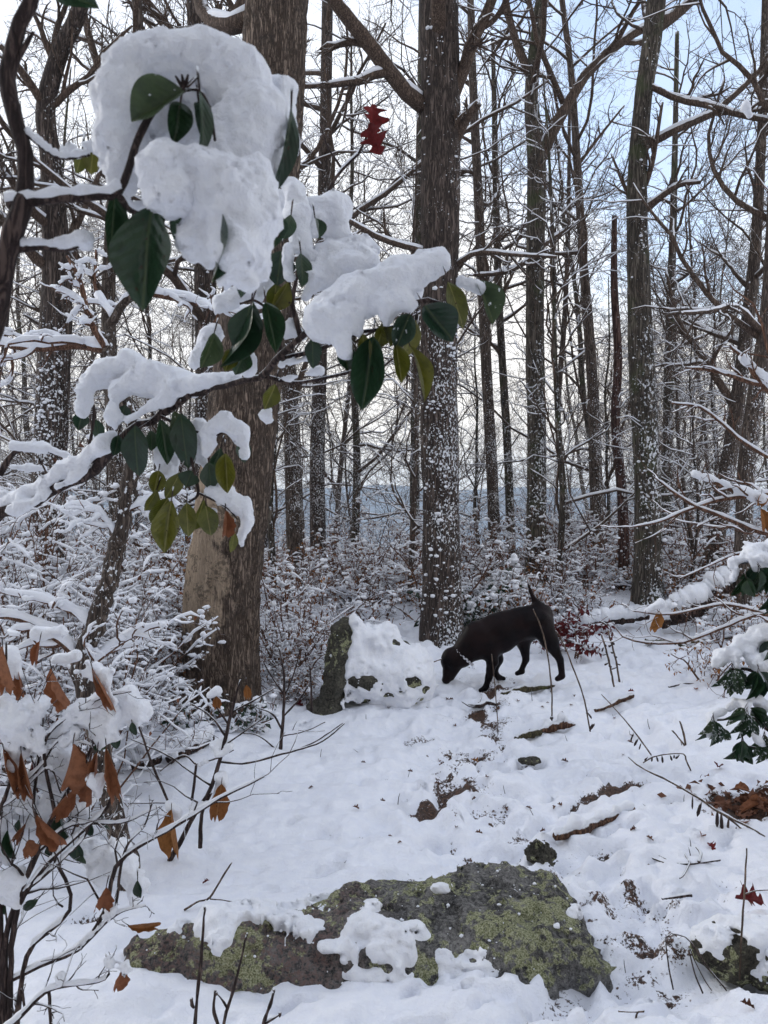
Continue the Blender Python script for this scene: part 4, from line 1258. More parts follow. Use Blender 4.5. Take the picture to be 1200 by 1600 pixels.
# ---- the nearest bough, with the great double cap of snow
def upper_bough():
    d = .92
    t = thing('rhododendron', (-1.05, 1.0, float(land(-1.05, 1.0))), 'nearest rhododendron bough, great domed snow cap hanging over one big dark leaf', 'rhododendron')
    stems(t, [([(-770, 2750, .08), (-500, 1700, .06), (-220, 900, .04), (-40, 580, .02), (12, 420), (42, 260), (14, 140), (22, 60), (48, -10), (70, -120)], [60, 52, 44, 38, 34, 24, 25, 24, 22, 16])], d, M_STEM, 'stem', 10, 80)
    stems(t, [([(12, 320, .0), (80, 312, -.01), (150, 306, -.02), (182, 302, -.02), (205, 250, -.02), (222, 205, -.01), (250, 165, 0), (286, 138, .0)], [15, 14, 13, 13, 12, 12, 10, 12]),
              ([(18, 390), (60, 386), (110, 388), (145, 372)], [14, 10, 8, 5]), ([(15, 120), (40, 70), (52, 50)], [10, 7, 4]),
              ([(182, 302, -.02), (215, 330, .02), (285, 300, .05), (340, 290, .06), (400, 300, .06)], [11, 10, 9, 8, 7]), ([(42, 210), (90, 245), (140, 243)], [8, 6, 5])], d, M_STEM, 'branch', 8, 26, snow=.003)
    g = leaves_px(t, [(288, 142, 203, 186, 62, M_FROST, -.02, .15), (282, 160, 272, 224, 34, M_GREEN, .02, .5), (312, 142, 333, 236, 15, M_GREEN, -.05, 1.1), (310, 160, 322, 225, 30, M_FROST, .03, .4),
                      (178, 296, 176, 405, 27, M_GREEN, .01, .6), (238, 322, 216, 478, 88, M_GREEN, -.035, .05), (292, 322, 290, 392, 46, M_GREEN, .05, .3),
                      (345, 330, 337, 440, 20, M_GREEN, -.06, 1.0), (455, 168, 452, 300, 18, M_GREEN, .02, 1.0), (420, 330, 430, 385, 40, M_GREEN, .07, .3), (380, 340, 388, 455, 40, M_GREEN, .04, .5),
                      (148, 228, 140, 266, 30, M_OLIVE, .12, .2), (128, 238, 124, 268, 14, M_OLIVE, .12, .9), (70, -20, 150, 4, 46, M_GREEN, .0, -.4), (255, 330, 200, 420, 30, M_GREEN, .05, .8)], d, M_GREEN)
    # bud with its whorl of stalks
    for x, y in ((274, 118), (284, 116), (294, 116), (304, 122), (262, 140), (300, 140)):
        a, b = PX(288, 140, d - .005), PX(x, y, d - .012)
        g.tubes(np.stack([a, (a + b) / 2, b])[None], np.array([[.0022, .0024, .0012]]), 5)
    for c in ([(290, 140), (312, 142), (328, 172), (336, 220)],):
        C, r = resample([PX(x, y, d - .03) for x, y in c], 12, [.002, .002, .002, .0017]); g.tubes(C[None], r[None], 5)
    part('leaf_stalks', g, M_STEM, t, 'stuff')
    z = .07
    snow_clump(t, [(192, 282, 184, 225, 22, 30, .02), (184, 225, 190, 150, 28, 36, .03), (192, 150, 228, 100, 36, 44, .03, .05), (228, 100, 300, 92, 44, 44, .05, .05),
                   (300, 92, 362, 118, 44, 48, .05, .05), (362, 118, 402, 190, 48, 44, .05, .04), (402, 190, 402, 280, 42, 34, .03, .02), (270, 130, 330, 190, 48, 56, .10, .10), (250, 200, 350, 240, 55, 60, .12, .12),
                   (232, 150, 225, 260, 30, 22, .08, .06), (355, 200, 372, 300, 40, 36, .03, 0.0)], d, .0042, .022, .005, .035)
    snow_clump(t, [(400, 118, 436, 140, 26, 30, .11), (436, 140, 440, 215, 30, 30, .11, .10), (438, 215, 428, 262, 28, 17, .09, .08), (400, 150, 410, 220, 30, 30, .12)], d, .0042, .02, .005, .03)
    snow_clump(t, [(252, 258, 262, 296, 34, 34, -.045, -.05), (275, 255, 285, 300, 30, 34, -.03), (268, 318, 272, 328, 26, 20, -.04), (312, 262, 352, 270, 26, 26, -.03)], d, .004, .02, .004, .025)
    snow_clump(t, [(340, 270, 352, 330, 34, 38, -.035), (312, 300, 312, 378, 22, 24, -.02, -.03), (312, 378, 328, 418, 24, 12, -.03), (362, 330, 372, 400, 36, 32, -.045, -.05), (372, 400, 378, 434, 30, 17, -.05),
                   (398, 280, 415, 340, 34, 30, -.02, -.01), (415, 340, 402, 385, 26, 16, -.02), (375, 290, 385, 340, 34, 34, -.03)], d, .004, .016, .006, .024)
    snow_clump(t, [(142, 228, 152, 222, 12, 9, .12), (100, 236, 112, 232, 9, 7, .1), (88, 378, 130, 374, 9, 11, 0)], d, .004, .012, .003, .02)
    return t

# ---- the lower bough: right-hand pillow and left-hand sprays
def lower_bough():
    d = 1.42
    t = thing('rhododendron', (-1.5, 2.0, float(land(-1.5, 2.0))), 'snowy rhododendron bough reaching from left to the middle oak, hung with green and olive leaves', 'rhododendron')
    stems(t, [([(-700, 2000, .7), (-420, 1300, .6), (-160, 900, .5), (-20, 815, .42), (75, 772, .38), (150, 728, .35), (190, 682, .32), (262, 645, .28), (330, 606, .22), (400, 586, .14), (440, 560, .08), (470, 530, .03), (500, 500, 0), (560, 480, -.03), (640, 470, -.04), (700, 478, -.05)],
                 [70, 60, 46, 26, 24, 22, 18, 14, 12, 11, 11, 10, 10, 10, 9, 7])], d, M_STEM, 'stem', 10, 120)
    stems(t, [([(440, 562, .08), (500, 545, .04), (560, 520, 0), (590, 515, -.02), (650, 505, -.03)], [9, 8, 7, 6, 5]), ([(405, 585, .14), (460, 598, .12), (520, 588, .1), (600, 565, .08)], [8, 7, 6, 4]),
              ([(250, 650, .28), (290, 668, .26), (335, 680, .26), (350, 672, .26)], [8, 6, 5, 5]), ([(290, 668, .26), (300, 720, .26), (310, 770, .26), (295, 785, .26)], [6, 6, 6, 5]), ([(310, 770, .26), (350, 790, .26), (372, 812, .26)], [5, 4, 3]),
              ([(150, 728, .35), (140, 700, .34), (147, 650, .33), (140, 595, .33), (156, 570, .33)], [7, 6, 6, 5, 3]), ([(215, 672, .3), (245, 650, .27), (258, 628, .26), (265, 626, .26)], [5, 5, 4, 3]),
              ([(75, 772, .38), (72, 740, .37), (60, 715, .36)], [6, 4, 3]), ([(0, 742, .5), (25, 705, .5), (60, 702, .5), (105, 715, .5)], [14, 12, 10, 6]), ([(335, 604, .22), (337, 590, .2)], [4, 2]),
              ([(420, 580, .12), (415, 640, .14), (418, 652, .14)], [4, 3, 2]), ([(470, 530, .03), (455, 470, .05), (450, 400, .06), (470, 350, .06), (500, 330, .06)], [9, 8, 8, 6, 5]), ([(440, 560, .08), (430, 500, .06), (400, 470, .05), (375, 475, .05)], [7, 6, 5, 4])], d, M_STEM, 'branch', 7, 22)
    G, O, Fz = M_GREEN, M_OLIVE, M_FROST
    g = leaves_px(t, [(583, 525, 566, 640, 52, G, -.04, .05), (566, 520, 575, 570, 22, O, -.05, .5), (640, 490, 618, 545, 36, Fz, -.06, .2), (662, 478, 708, 532, 54, G, -.07, .1), (700, 440, 730, 505, 32, O, -.06, .2), (745, 438, 772, 505, 40, Fz, -.02, .4),
                      (618, 538, 628, 598, 26, O, -.06, .2), (640, 540, 672, 622, 20, O, -.07, .7), (650, 500, 640, 560, 22, O, -.04, .8), (488, 528, 492, 572, 26, G, -.06, .3), (536, 540, 545, 578, 30, G, -.05, .3), (600, 505, 590, 545, 24, O, -.03, .6),
                      (590, 510, 612, 540, 20, O, -.03, .9), (440, 392, 432, 444, 48, G, .02, .1), (470, 395, 480, 442, 24, G, .0, .7), (432, 442, 428, 490, 26, O, .03, .4), (450, 440, 425, 490, 18, O, .03, .9), (415, 472, 432, 550, 32, G, -.02, .3),
                      (392, 476, 376, 556, 54, G, -.03, .1), (395, 470, 350, 575, 16, G, -.02, 1.0), (335, 520, 315, 575, 24, Fz, .02, .8), (362, 545, 352, 580, 22, O, .0, .5), (385, 545, 368, 585, 30, G, .02, .4), (430, 600, 415, 640, 22, O, .1, .6),
                      (455, 335, 450, 372, 18, G, -.02, .8), (492, 340, 500, 372, 12, G, -.02, .9)], d, G)
    part('leaf_stalk', g, M_STEM, t, 'stuff')
    g = leaves_px(t, [(212, 664, 211, 742, 42, G, .25, .05), (235, 672, 238, 704, 18, G, .27, .6), (250, 655, 264, 724, 27, G, .24, .5), (283, 645, 293, 728, 40, G, .24, .2), (272, 642, 285, 700, 26, Fz, .26, .5), (352, 708, 355, 770, 30, O, .23, .1),
                      (376, 688, 386, 720, 22, G, .3, .6), (268, 782, 254, 864, 40, O, .22, .1), (262, 778, 236, 818, 26, O, .26, .7), (292, 785, 294, 838, 28, O, .23, .2), (322, 790, 330, 836, 32, O, .24, .2), (248, 735, 240, 770, 24, O, .28, .5),
                      (300, 735, 290, 760, 30, G, .26, .3), (326, 722, 330, 765, 30, G, .26, .3), (345, 700, 330, 740, 18, G, .3, .6), (282, 738, 262, 780, 22, O, .25, .6), (352, 798, 352, 838, 18, M_BROWN, .25, .8, 'rolled'), (366, 832, 364, 864, 12, O, .26, .6),
                      (185, 680, 178, 712, 18, G, .3, .5), (130, 640, 122, 672, 20, G, .34, .5), (150, 655, 158, 690, 16, G, .34, .6), (195, 632, 192, 660, 18, G, .3, .6), (318, 780, 305, 830, 16, O, .28, .9), (245, 765, 228, 800, 14, O, .27, .9)], d, G)
    part('leaf_stalk', g, M_STEM, t, 'stuff')
    # pillows on the right
    snow_clump(t, [(505, 492, 560, 462, 30, 32, 0, 0), (560, 462, 620, 442, 32, 30, 0), (620, 442, 684, 412, 30, 19, 0), (655, 402, 690, 408, 12, 10, .04), (560, 470, 640, 455, 30, 28, .06), (500, 500, 506, 522, 22, 16, -.03), (530, 505, 540, 548, 22, 14, -.03, -.04),
                   (548, 500, 560, 520, 20, 10, -.02), (604, 480, 606, 502, 15, 9, -.03), (625, 470, 640, 478, 16, 12, -.03), (490, 505, 488, 520, 14, 10, -.02)], d - .03, .0046, .02, .005, .04)
    snow_clump(t, [(500, 402, 562, 402, 24, 24, .05), (520, 395, 570, 392, 20, 17, .07), (490, 425, 510, 440, 20, 20, .03), (530, 420, 575, 418, 20, 14, .03), (490, 440, 480, 462, 16, 11, .02)], d, .0046, .02, .005, .03)
    snow_clump(t, [(498, 330, 530, 330, 24, 24, .08), (528, 328, 536, 362, 24, 16, .07), (490, 345, 488, 365, 10, 7, .05), (510, 355, 530, 368, 18, 15, .08)], d, .0046, .02, .004, .03)
    snow_clump(t, [(455, 300, 462, 330, 17, 20, .05), (462, 330, 468, 372, 19, 15, .03), (448, 390, 452, 430, 8, 7, .0), (430, 310, 436, 360, 15, 15, .1), (470, 385, 486, 400, 12, 10, .04)], d, .0046, .02, .005, .03)
    snow_clump(t, [(352, 470, 405, 448, 14, 22, .08), (405, 448, 425, 425, 20, 12, .08), (340, 480, 335, 470, 8, 6, .08), (305, 565, 325, 530, 14, 15, .1), (325, 530, 335, 520, 14, 8, .1), (388, 560, 386, 585, 10, 8, .06), (455, 515, 470, 525, 14, 10, .06)], d, .0046, .016, .005, .025)
    # sprays on the left
    e = .3
    snow_clump(t, [(132, 642, 138, 606, 9, 14, e), (138, 606, 158, 578, 15, 20, e), (158, 578, 200, 568, 20, 22, e), (200, 568, 245, 590, 22, 22, e, e - .02), (245, 590, 300, 602, 22, 18, e - .02), (300, 602, 372, 584, 17, 12, e - .05, e - .1),
                   (186, 605, 176, 648, 22, 15, e - .02, e - .04), (176, 648, 180, 664, 14, 10, e - .04), (200, 655, 262, 622, 11, 13, e - .05), (205, 600, 260, 612, 24, 20, e - .02), (150, 590, 190, 585, 20, 24, e + .03)], d, .005, .024, .005, .04, flat=.8)
    snow_clump(t, [(322, 706, 326, 680, 8, 13, e - .04), (326, 680, 345, 662, 14, 16, e - .04), (345, 662, 372, 670, 16, 14, e - .04), (372, 670, 384, 708, 13, 8, e - .04), (310, 665, 312, 700, 13, 13, e), (312, 700, 322, 735, 14, 9, e), (250, 690, 262, 735, 15, 14, e), (285, 690, 270, 735, 10, 12, e + .02)], d, .005, .016, .005, .025)
    snow_clump(t, [(330, 768, 352, 774, 14, 17, e - .03), (352, 774, 374, 790, 15, 14, e - .03), (374, 790, 384, 812, 12, 9, e - .03), (384, 812, 376, 850, 9, 5, e - .03), (335, 745, 345, 765, 14, 14, e), (332, 800, 336, 818, 8, 5, e - .03)], d, .005, .014, .004, .025)
    snow_clump(t, [(-30, 800, 40, 776, 16, 15, .42, .4), (40, 776, 100, 735, 15, 15, .39, .36), (100, 735, 160, 695, 14, 13, .36, .32), (20, 800, 80, 768, 10, 8, .36), (90, 760, 130, 735, 9, 8, .34), (160, 695, 172, 682, 12, 7, .32), (-40, 765, 15, 775, 18, 12, .5),
                   (22, 695, 70, 700, 10, 9, .5), (70, 700, 105, 712, 9, 6, .5), (20, 730, 70, 732, 5, 7, .55)], d, .005, .016, .004, .03)
    snow_clump(t, [(436, 592, 500, 580, 5, 7, .1), (440, 570, 480, 560, 4, 6, .06), (408, 648, 422, 655, 7, 5, .14), (412, 644, 420, 640, 6, 5, .14), (720, 440, 752, 452, 6, 5, -.02)], d, .004, .01, .003, .02)
    return t
upper_bough()
lower_bough()

# ---- dark crooked laurel stem between the boughs and the forest, rooted by the lower left
def laurel_stem():
    d = 3.1
    b = on_ground(PX(205, 1420, d)[0], d)
    t = thing('laurel', tuple(b), 'crooked dark laurel stem rising bare behind the hanging snow sprays', 'laurel')
    gy = 800 + (CAM_H - b[2]) / d * 1200
    stems(t, [([(206, gy + 8), (196, 1330), (176, 1275), (160, 1180), (136, 1090), (128, 1048), (146, 985), (172, 900), (190, 820), (204, 752), (212, 690), (190, 610), (168, 545, .05), (178, 500, .1), (215, 455, .1), (250, 430, .12)], [34, 32, 30, 30, 30, 34, 30, 27, 26, 26, 22, 18, 17, 15, 12, 8])], d, M_BARKT, 'stem', 12, 90, snow=.004)
    rng = np.random.default_rng(55)
    ex = [([(130, 1048), (105, 1010), (60, 980), (20, 965), (-40, 962)], [16, 14, 12, 9, 6]), ([(150, 985), (120, 960), (70, 940), (0, 925)], [10, 9, 7, 4]), ([(168, 548, .05), (120, 540, .1), (70, 545, .1), (10, 540, .15), (-40, 520, .15)], [13, 12, 10, 8, 6]),
          ([(168, 548, .05), (140, 500, .0), (125, 440, -.05), (105, 400, -.05)], [12, 10, 8, 5]), ([(196, 800), (240, 780), (290, 770)], [6, 5, 3]), ([(185, 840), (150, 800), (120, 790), (95, 800)], [8, 6, 5, 3]), ([(215, 455, .1), (290, 470, .2), (360, 485, .2), (420, 480, .3)], [10, 9, 7, 4]),
          ([(180, 500, .1), (150, 455, .2), (150, 390, .2)], [8, 6, 4]), ([(130, 1050), (180, 1010), (225, 985), (262, 975)], [9, 8, 6, 4])]
    P, Rr = zip(*[resample([PX(p[0], p[1], d + (p[2] if len(p) > 2 else 0)) for p in pts], 12, [v / 2400 * d for v in wd]) for pts, wd in ex])
    P1, R1 = np.stack(P), np.stack(Rr)
    P2, R2 = spawn(P1, R1, 6, .15, 1, .95, .55, .7, 9, .34, .0, rng, .0022, horiz=.5)
    P3, R3 = spawn(P2, R2, 4, .15, 1, .95, .5, .75, 6, .36, .0, rng, .0017, horiz=.5)
    g, gs = Geo(), Geo()
    g.tubes(P1, R1, 7); g.tubes(P2, R2, 5); g.tubes(P3, R3, 3)
    ridge(gs, P1, R1, rng, .8, .012, 6, lim=.9, cover=.88); ridge(gs, P2, R2, rng, .8, .008, 5, lim=.85, cover=.7); ridge(gs, P3, R3, rng, .8, .0055, 4, lim=.8, cover=.58)
    part('branches', g, M_TWIGB, t, 'stuff'); part('snow', gs, M_SNOWCOARSE, t, 'stuff')
laurel_stem()

# ------------------------------------------------------------------ foreground bushes with last year's leaves
def beech_bush():
    d = 2.05
    b = on_ground(PX(10, 1500, d)[0], d)
    t = thing('beech_bush', tuple(b), 'many-stemmed bush at lower left hung with curled russet leaves and snow lumps', 'bush')
    r0 = (15, 1510)
    base = 800 + (CAM_H - b[2]) / d * 1200 + 12
    L = [([(10, base), (8, 1480), (30, 1400), (60, 1330), (85, 1270), (130, 1200), (150, 1150)], [15, 14, 12, 10, 8, 6, 3]), ([(14, base), (20, 1460), (50, 1380), (100, 1325), (165, 1265), (180, 1220)], [13, 12, 10, 8, 6, 3]),
         ([(4, base), (0, 1440), (-20, 1330), (10, 1240), (25, 1175), (20, 1110)], [12, 11, 9, 7, 5, 3]), ([(20, base), (40, 1500), (95, 1440), (110, 1395), (55, 1275), (60, 1180), (45, 1110)], [10, 9, 7, 6, 5, 4, 3]),
         ([(0, base), (-30, 1450), (-60, 1300), (-30, 1150), (5, 1060), (10, 1000)], [12, 10, 9, 7, 5, 3]), ([(60, 1330), (110, 1290), (190, 1345 - 60), (250, 1260)], [6, 5, 4, 2]), ([(-40, 1560, .02), (60, 1510, 0), (125, 1480, -.02), (165, 1420, -.03), (188, 1345, -.03), (275, 1290, -.04), (340, 1250, -.04), (412, 1213, -.04)], [9, 9, 8, 8, 7, 6, 5, 3]),
         ([(125, 1482, -.02), (180, 1430, -.04), (228, 1415, -.04)], [6, 4, 2]), ([(85, 1270), (70, 1160), (125, 1110), (160, 1090), (205, 1080)], [6, 5, 4, 4, 3]), ([(-30, 1640, -.1), (30, 1590, -.1), (80, 1545, -.1), (165, 1530, -.1), (165, 1490, -.1)], [9, 8, 6, 4, 2]),
         ([(30, 1400), (90, 1350), (130, 1310), (145, 1280)], [6, 5, 4, 2]), ([(20, 1240), (65, 1195), (95, 1155), (148, 1166)], [5, 4, 3, 2]), ([(180, 1420, -.03), (195, 1330, -.03), (225, 1290, -.03), (238, 1255, -.03)], [5, 4, 3, 2]),
         ([(75, 1545, -.1), (78, 1575, -.1), (80, 1620, -.1)], [5, 5, 4]), ([(10, base), (30, 1550), (38, 1575)], [6, 5, 4]), ([(-60, 1300), (20, 1250), (75, 1200), (95, 1240)], [4, 3, 3, 2])]
    L = [(p_, [min(v, 3 + .5 * v) for v in w_]) for p_, w_ in L]
    stems(t, L, d, M_STEM, 'stems', 7, 26, snow=.0025)
    rng = np.random.default_rng(61)
    P, Rr = zip(*[resample([PX(p[0], p[1], d + (p[2] if len(p) > 2 else 0)) for p in pts], 10, [v / 2400 * d for v in wd]) for pts, wd in L])
    P2, R2 = spawn(np.stack(P), np.stack(Rr), 7, .3, 1, .8, .3, .55, 6, .2, .02, rng, .0013)
    P3, R3 = spawn(P2, R2, 2, .2, 1, .8, .6, .75, 4, .2, .02, rng, .0011)
    g = Geo(); g.tubes(P2, R2, 4); g.tubes(P3, R3, 3)
    part('twigs', g, M_STEM, t, 'stuff')
    B, B2, G, Rd = M_BROWN, M_BROWN2, M_GREEN, M_RED
    rows = [(5, 1165, 30, 1252, 24, B, -.02), (33, 1172, 47, 1250, 24, B, -.02), (114, 1158, 103, 1236, 32, B, -.03), (152, 1172, 148, 1230, 20, B, -.03), (166, 1162, 184, 1254, 28, B, -.04), (146, 1212, 138, 1258, 30, B, -.03), (118, 1228, 82, 1282, 28, B, -.04), (58, 1270, 99, 1322, 30, B, -.05),
            (144, 1040, 175, 1112, 28, B, -.02), (45, 1310, 46, 1342, 22, B, -.03), (166, 1384, 156, 1424, 30, B, -.05), (200, 1446, 248, 1444, 18, B2, -.05), (192, 1512, 182, 1552, 22, B, -.12), (4, 1005, 18, 1082, 36, B, 0), (80, 1040, 106, 1108, 24, B, .1), (-4, 1110, -2, 1160, 24, B, 0),
            (40, 1285, 22, 1318, 22, B, .0), (50, 1190, 54, 1212, 18, Rd, .05), (62, 1000, 55, 1040, 18, B, .2), (28, 1040, 35, 1095, 18, B, .1)]
    leaves = leaves_px(t, [(r[0], r[1] + .06 * (r[3] - r[1]), r[2], r[3] - .06 * (r[3] - r[1]), r[4] * .8) + r[5:] + (LR.normal(0, .6), 'rolled' if i % 3 else 'dead') for i, r in enumerate(rows)], d, B)
    part('leaf_stalk', leaves, M_STEM, t, 'stuff')
    rows = [(92, 1266, 110, 1318, 24), (82, 1312, 84, 1345, 20), (140, 1276, 143, 1308, 13), (158, 1270, 165, 1302, 13), (12, 1296, 24, 1344, 17), (122, 1318, 116, 1350, 26), (30, 1280, 26, 1310, 14), (110, 1115, 112, 1145, 22), (150, 1155, 165, 1170, 22), (178, 1140, 182, 1172, 16), (206, 1128, 210, 1150, 12),
            (215, 1375, 218, 1405, 14), (8, 1400, 6, 1430, 14), (122, 1330, 130, 1352, 12), (60, 1405, 30, 1425, 14)]
    leaves = leaves_px(t, [r + (G, .03) for r in rows], d, G)
    part('leaf_stalk', leaves, M_STEM, t, 'stuff')
    snow_clump(t, [(0, 1122, 40, 1118, 22, 26, .0), (40, 1118, 58, 1105, 26, 20, 0), (58, 1105, 66, 1125, 14, 8, 0), (20, 1150, 22, 1190, 18, 13, 0), (35, 1140, 58, 1165, 20, 16, 0), (10, 1120, -30, 1125, 22, 22, .03), (60, 1140, 62, 1180, 14, 9, -.01)], d, .006, .014, .009, .028)
    snow_clump(t, [(112, 1120, 150, 1100, 16, 20, .03), (150, 1100, 172, 1110, 20, 18, .03), (172, 1110, 182, 1150, 14, 10, .03), (112, 1120, 85, 1150, 16, 14, .03), (140, 1120, 165, 1150, 20, 13, .03), (130, 1050, 165, 1062, 8, 10, .0), (165, 1062, 178, 1095, 12, 7, -.01), (140, 1046, 160, 1050, 9, 9, 0)], d, .006, .013, .009, .028)
    snow_clump(t, [(198, 1090, 212, 1108, 16, 16, .05), (212, 1108, 208, 1135, 16, 10, .05), (192, 1095, 190, 1130, 12, 8, .05)], d, .006, .012, .008, .026)
    snow_clump(t, [(105, 1158, 118, 1152, 11, 13, 0), (118, 1155, 121, 1185, 10, 6, 0), (85, 1180, 100, 1215, 22, 22, .08), (60, 1210, 85, 1230, 24, 24, .08), (110, 1190, 130, 1240, 22, 16, .08), (75, 1255, 60, 1275, 18, 14, .06), (125, 1265, 140, 1290, 16, 10, .05), (150, 1215, 156, 1240, 8, 5, -.04)], d, .006, .014, .009, .028)
    snow_clump(t, [(132, 1330, 148, 1350, 16, 14, .1), (160, 1325, 170, 1360, 14, 13, .1), (180, 1350, 212, 1375, 16, 17, .1), (212, 1375, 208, 1410, 14, 10, .1), (150, 1355, 158, 1375, 14, 10, .1), (190, 1330, 205, 1345, 14, 12, .15)], d, .006, .014, .009, .028)
    snow_clump(t, [(0, 1380, 20, 1375, 18, 16, 0), (20, 1375, 25, 1410, 14, 9, 0), (-10, 1300, 5, 1330, 20, 16, .05), (0, 1250, -6, 1280, 22, 18, .06), (40, 1245, 50, 1262, 12, 10, .05), (155, 1430, 175, 1424, 8, 6, -.03), (172, 1510, 196, 1512, 9, 10, -.12), (60, 1528, 95, 1524, 8, 6, -.1)], d, .006, .013, .009, .028)
    snow_clump(t, [(-20, 1040, 10, 1030, 20, 20, .1), (10, 1030, 28, 1055, 16, 9, .1), (60, 990, 95, 985, 12, 12, .3), (90, 1030, 120, 1025, 9, 8, .12)], d, .007, .018, .005, .03)
beech_bush()

def sapling_left():
    d = 2.75
    b = gpos(262, 1352); d = b[1]
    t = thing('beech_sapling', tuple(b), 'thin beech sapling standing in open snow with two hanging ochre leaves', 'sapling')
    stems(t, [([(255, 1362), (285, 1310), (304, 1272), (325, 1240), (338, 1205), (350, 1165), (362, 1110), (376, 1062)], [9, 8, 7, 7, 6, 6, 5, 3]), ([(313, 1325), (314, 1290), (318, 1262), (330, 1238)], [7, 6, 5, 5]),
              ([(345, 1190), (385, 1192), (440, 1178), (500, 1160), (538, 1130)], [4, 4, 4, 3, 2]), ([(263, 1254), (240, 1200), (222, 1150), (213, 1120)], [4, 4, 3, 2]), ([(263, 1254), (200, 1255)], [3, 2]), ([(330, 1228), (290, 1200), (262, 1180), (205, 1155)], [4, 3, 3, 2]),
              ([(300, 1250), (304, 1215), (306, 1195)], [5, 4, 4]), ([(306, 1195), (285, 1180), (250, 1205)], [3, 3, 2]), ([(306, 1195), (345, 1182), (365, 1172)], [3, 3, 2]), ([(352, 1150), (330, 1120), (300, 1100)], [4, 3, 2]), ([(362, 1112), (395, 1095), (430, 1075)], [3, 3, 2]), ([(355, 1130), (330, 1090), (328, 1075)], [3, 3, 2]), ([(350, 1165), (400, 1130), (412, 1120)], [3, 2, 2])], d, M_STEM, 'stems', 7, 20)
    rows = [(346, 1225, 338, 1282, 30, M_BROWN2, -.03, .3, 'dead'), (268, 1265, 273, 1334, 34, M_BROWN2, -.03, -.3, 'dead'), (338, 1088, 340, 1108, 16, M_BROWN2, 0, .2, 'dead'), (385, 1070, 388, 1092, 14, M_BROWN2, 0, .2, 'dead')]
    part('leaf_stalk', leaves_px(t, rows, d, M_BROWN2), M_STEM, t, 'stuff')
    snow_clump(t, [(344, 1214, 350, 1222, 10, 8, 0), (345, 1222, 336, 1262, 8, 4, .02), (266, 1258, 276, 1268, 9, 8, 0), (278, 1268, 280, 1285, 7, 4, 0), (300, 1262, 322, 1255, 6, 6, 0), (337, 1165, 358, 1162, 9, 8, .02), (340, 1080, 330, 1086, 8, 7, 0), (322, 1190, 312, 1195, 5, 4, 0), (340, 1178, 360, 1170, 5, 4, 0)], d, .007, .012, .004, .025)
sapling_left()

def sapling_mid():
    b = gpos(437, 1172); d = b[1]
    t = thing('sapling', tuple(b), 'leafless twiggy seedling in the snow midway between the broad oak and the boulder', 'sapling')
    stems(t, [([(437, 1178), (442, 1130), (444, 1080), (443, 1050), (436, 1010)], [6, 5, 4, 3, 2]), ([(441, 1140), (425, 1115), (400, 1105)], [3, 3, 2]), ([(442, 1120), (470, 1090), (482, 1070)], [3, 3, 2]), ([(440, 1150), (478, 1142), (508, 1128)], [3, 2, 2]), ([(443, 1085), (420, 1050), (410, 1030)], [3, 2, 2]),
              ([(437, 1176), (405, 1150), (380, 1145)], [3, 2, 2]), ([(438, 1176), (412, 1178), (395, 1190)], [4, 3, 2]), ([(444, 1090), (460, 1050), (470, 1010)], [3, 2, 2]), ([(440, 1178), (490, 1160), (535, 1130)], [3, 3, 2]), ([(487, 1112), (486, 1070), (484, 1040)], [4, 3, 2])], d, M_STEM, 'stems', 6, 16)
sapling_mid()

for lab, pts, wd in (('upright bud-tipped shoot at the bottom edge, tallest of the three', [(302, 1640), (306, 1580), (314, 1500), (320, 1420)], [6, 6, 5, 3]),
                     ('middle bud-tipped shoot at the bottom edge, with a forked side twig', [(340, 1650), (352, 1590), (366, 1540), (386, 1460)], [6, 6, 5, 3]),
                     ('short bud-tipped shoot at the bottom edge, rightmost of the three', [(400, 1650), (412, 1600), (420, 1575), (428, 1548)], [6, 6, 5, 4])):
    b = gpos(pts[0][0], 1640); d = b[1]
    t = thing('twig_shoot', tuple(b), lab, 'shoot', 'bud-tipped shoots at the bottom edge')
    L = [(pts, wd)]
    if 'middle' in lab:
        L += [([(345, 1615), (335, 1580), (336, 1548)], [5, 5, 4]), ([(355, 1575), (345, 1560), (338, 1552)], [4, 3, 2])]
    if 'short' in lab:
        L += [([(412, 1600), (425, 1592), (437, 1585)], [5, 4, 3])]
    if 'tallest' in lab:
        L += [([(303, 1575), (300, 1570), (299, 1562)], [4, 5, 4])]
    stems(t, L, d, M_STEM, 'stem', 8, 18, knots=.3)
    g = Geo()
    for q, w_ in L:
        p = PX(*q[-1], d); blobs(g, p[None], np.array([.0042]), LR, 1.6)
    part('bud', g, M_STEM, t, 'stuff' if len(L) > 1 else None)

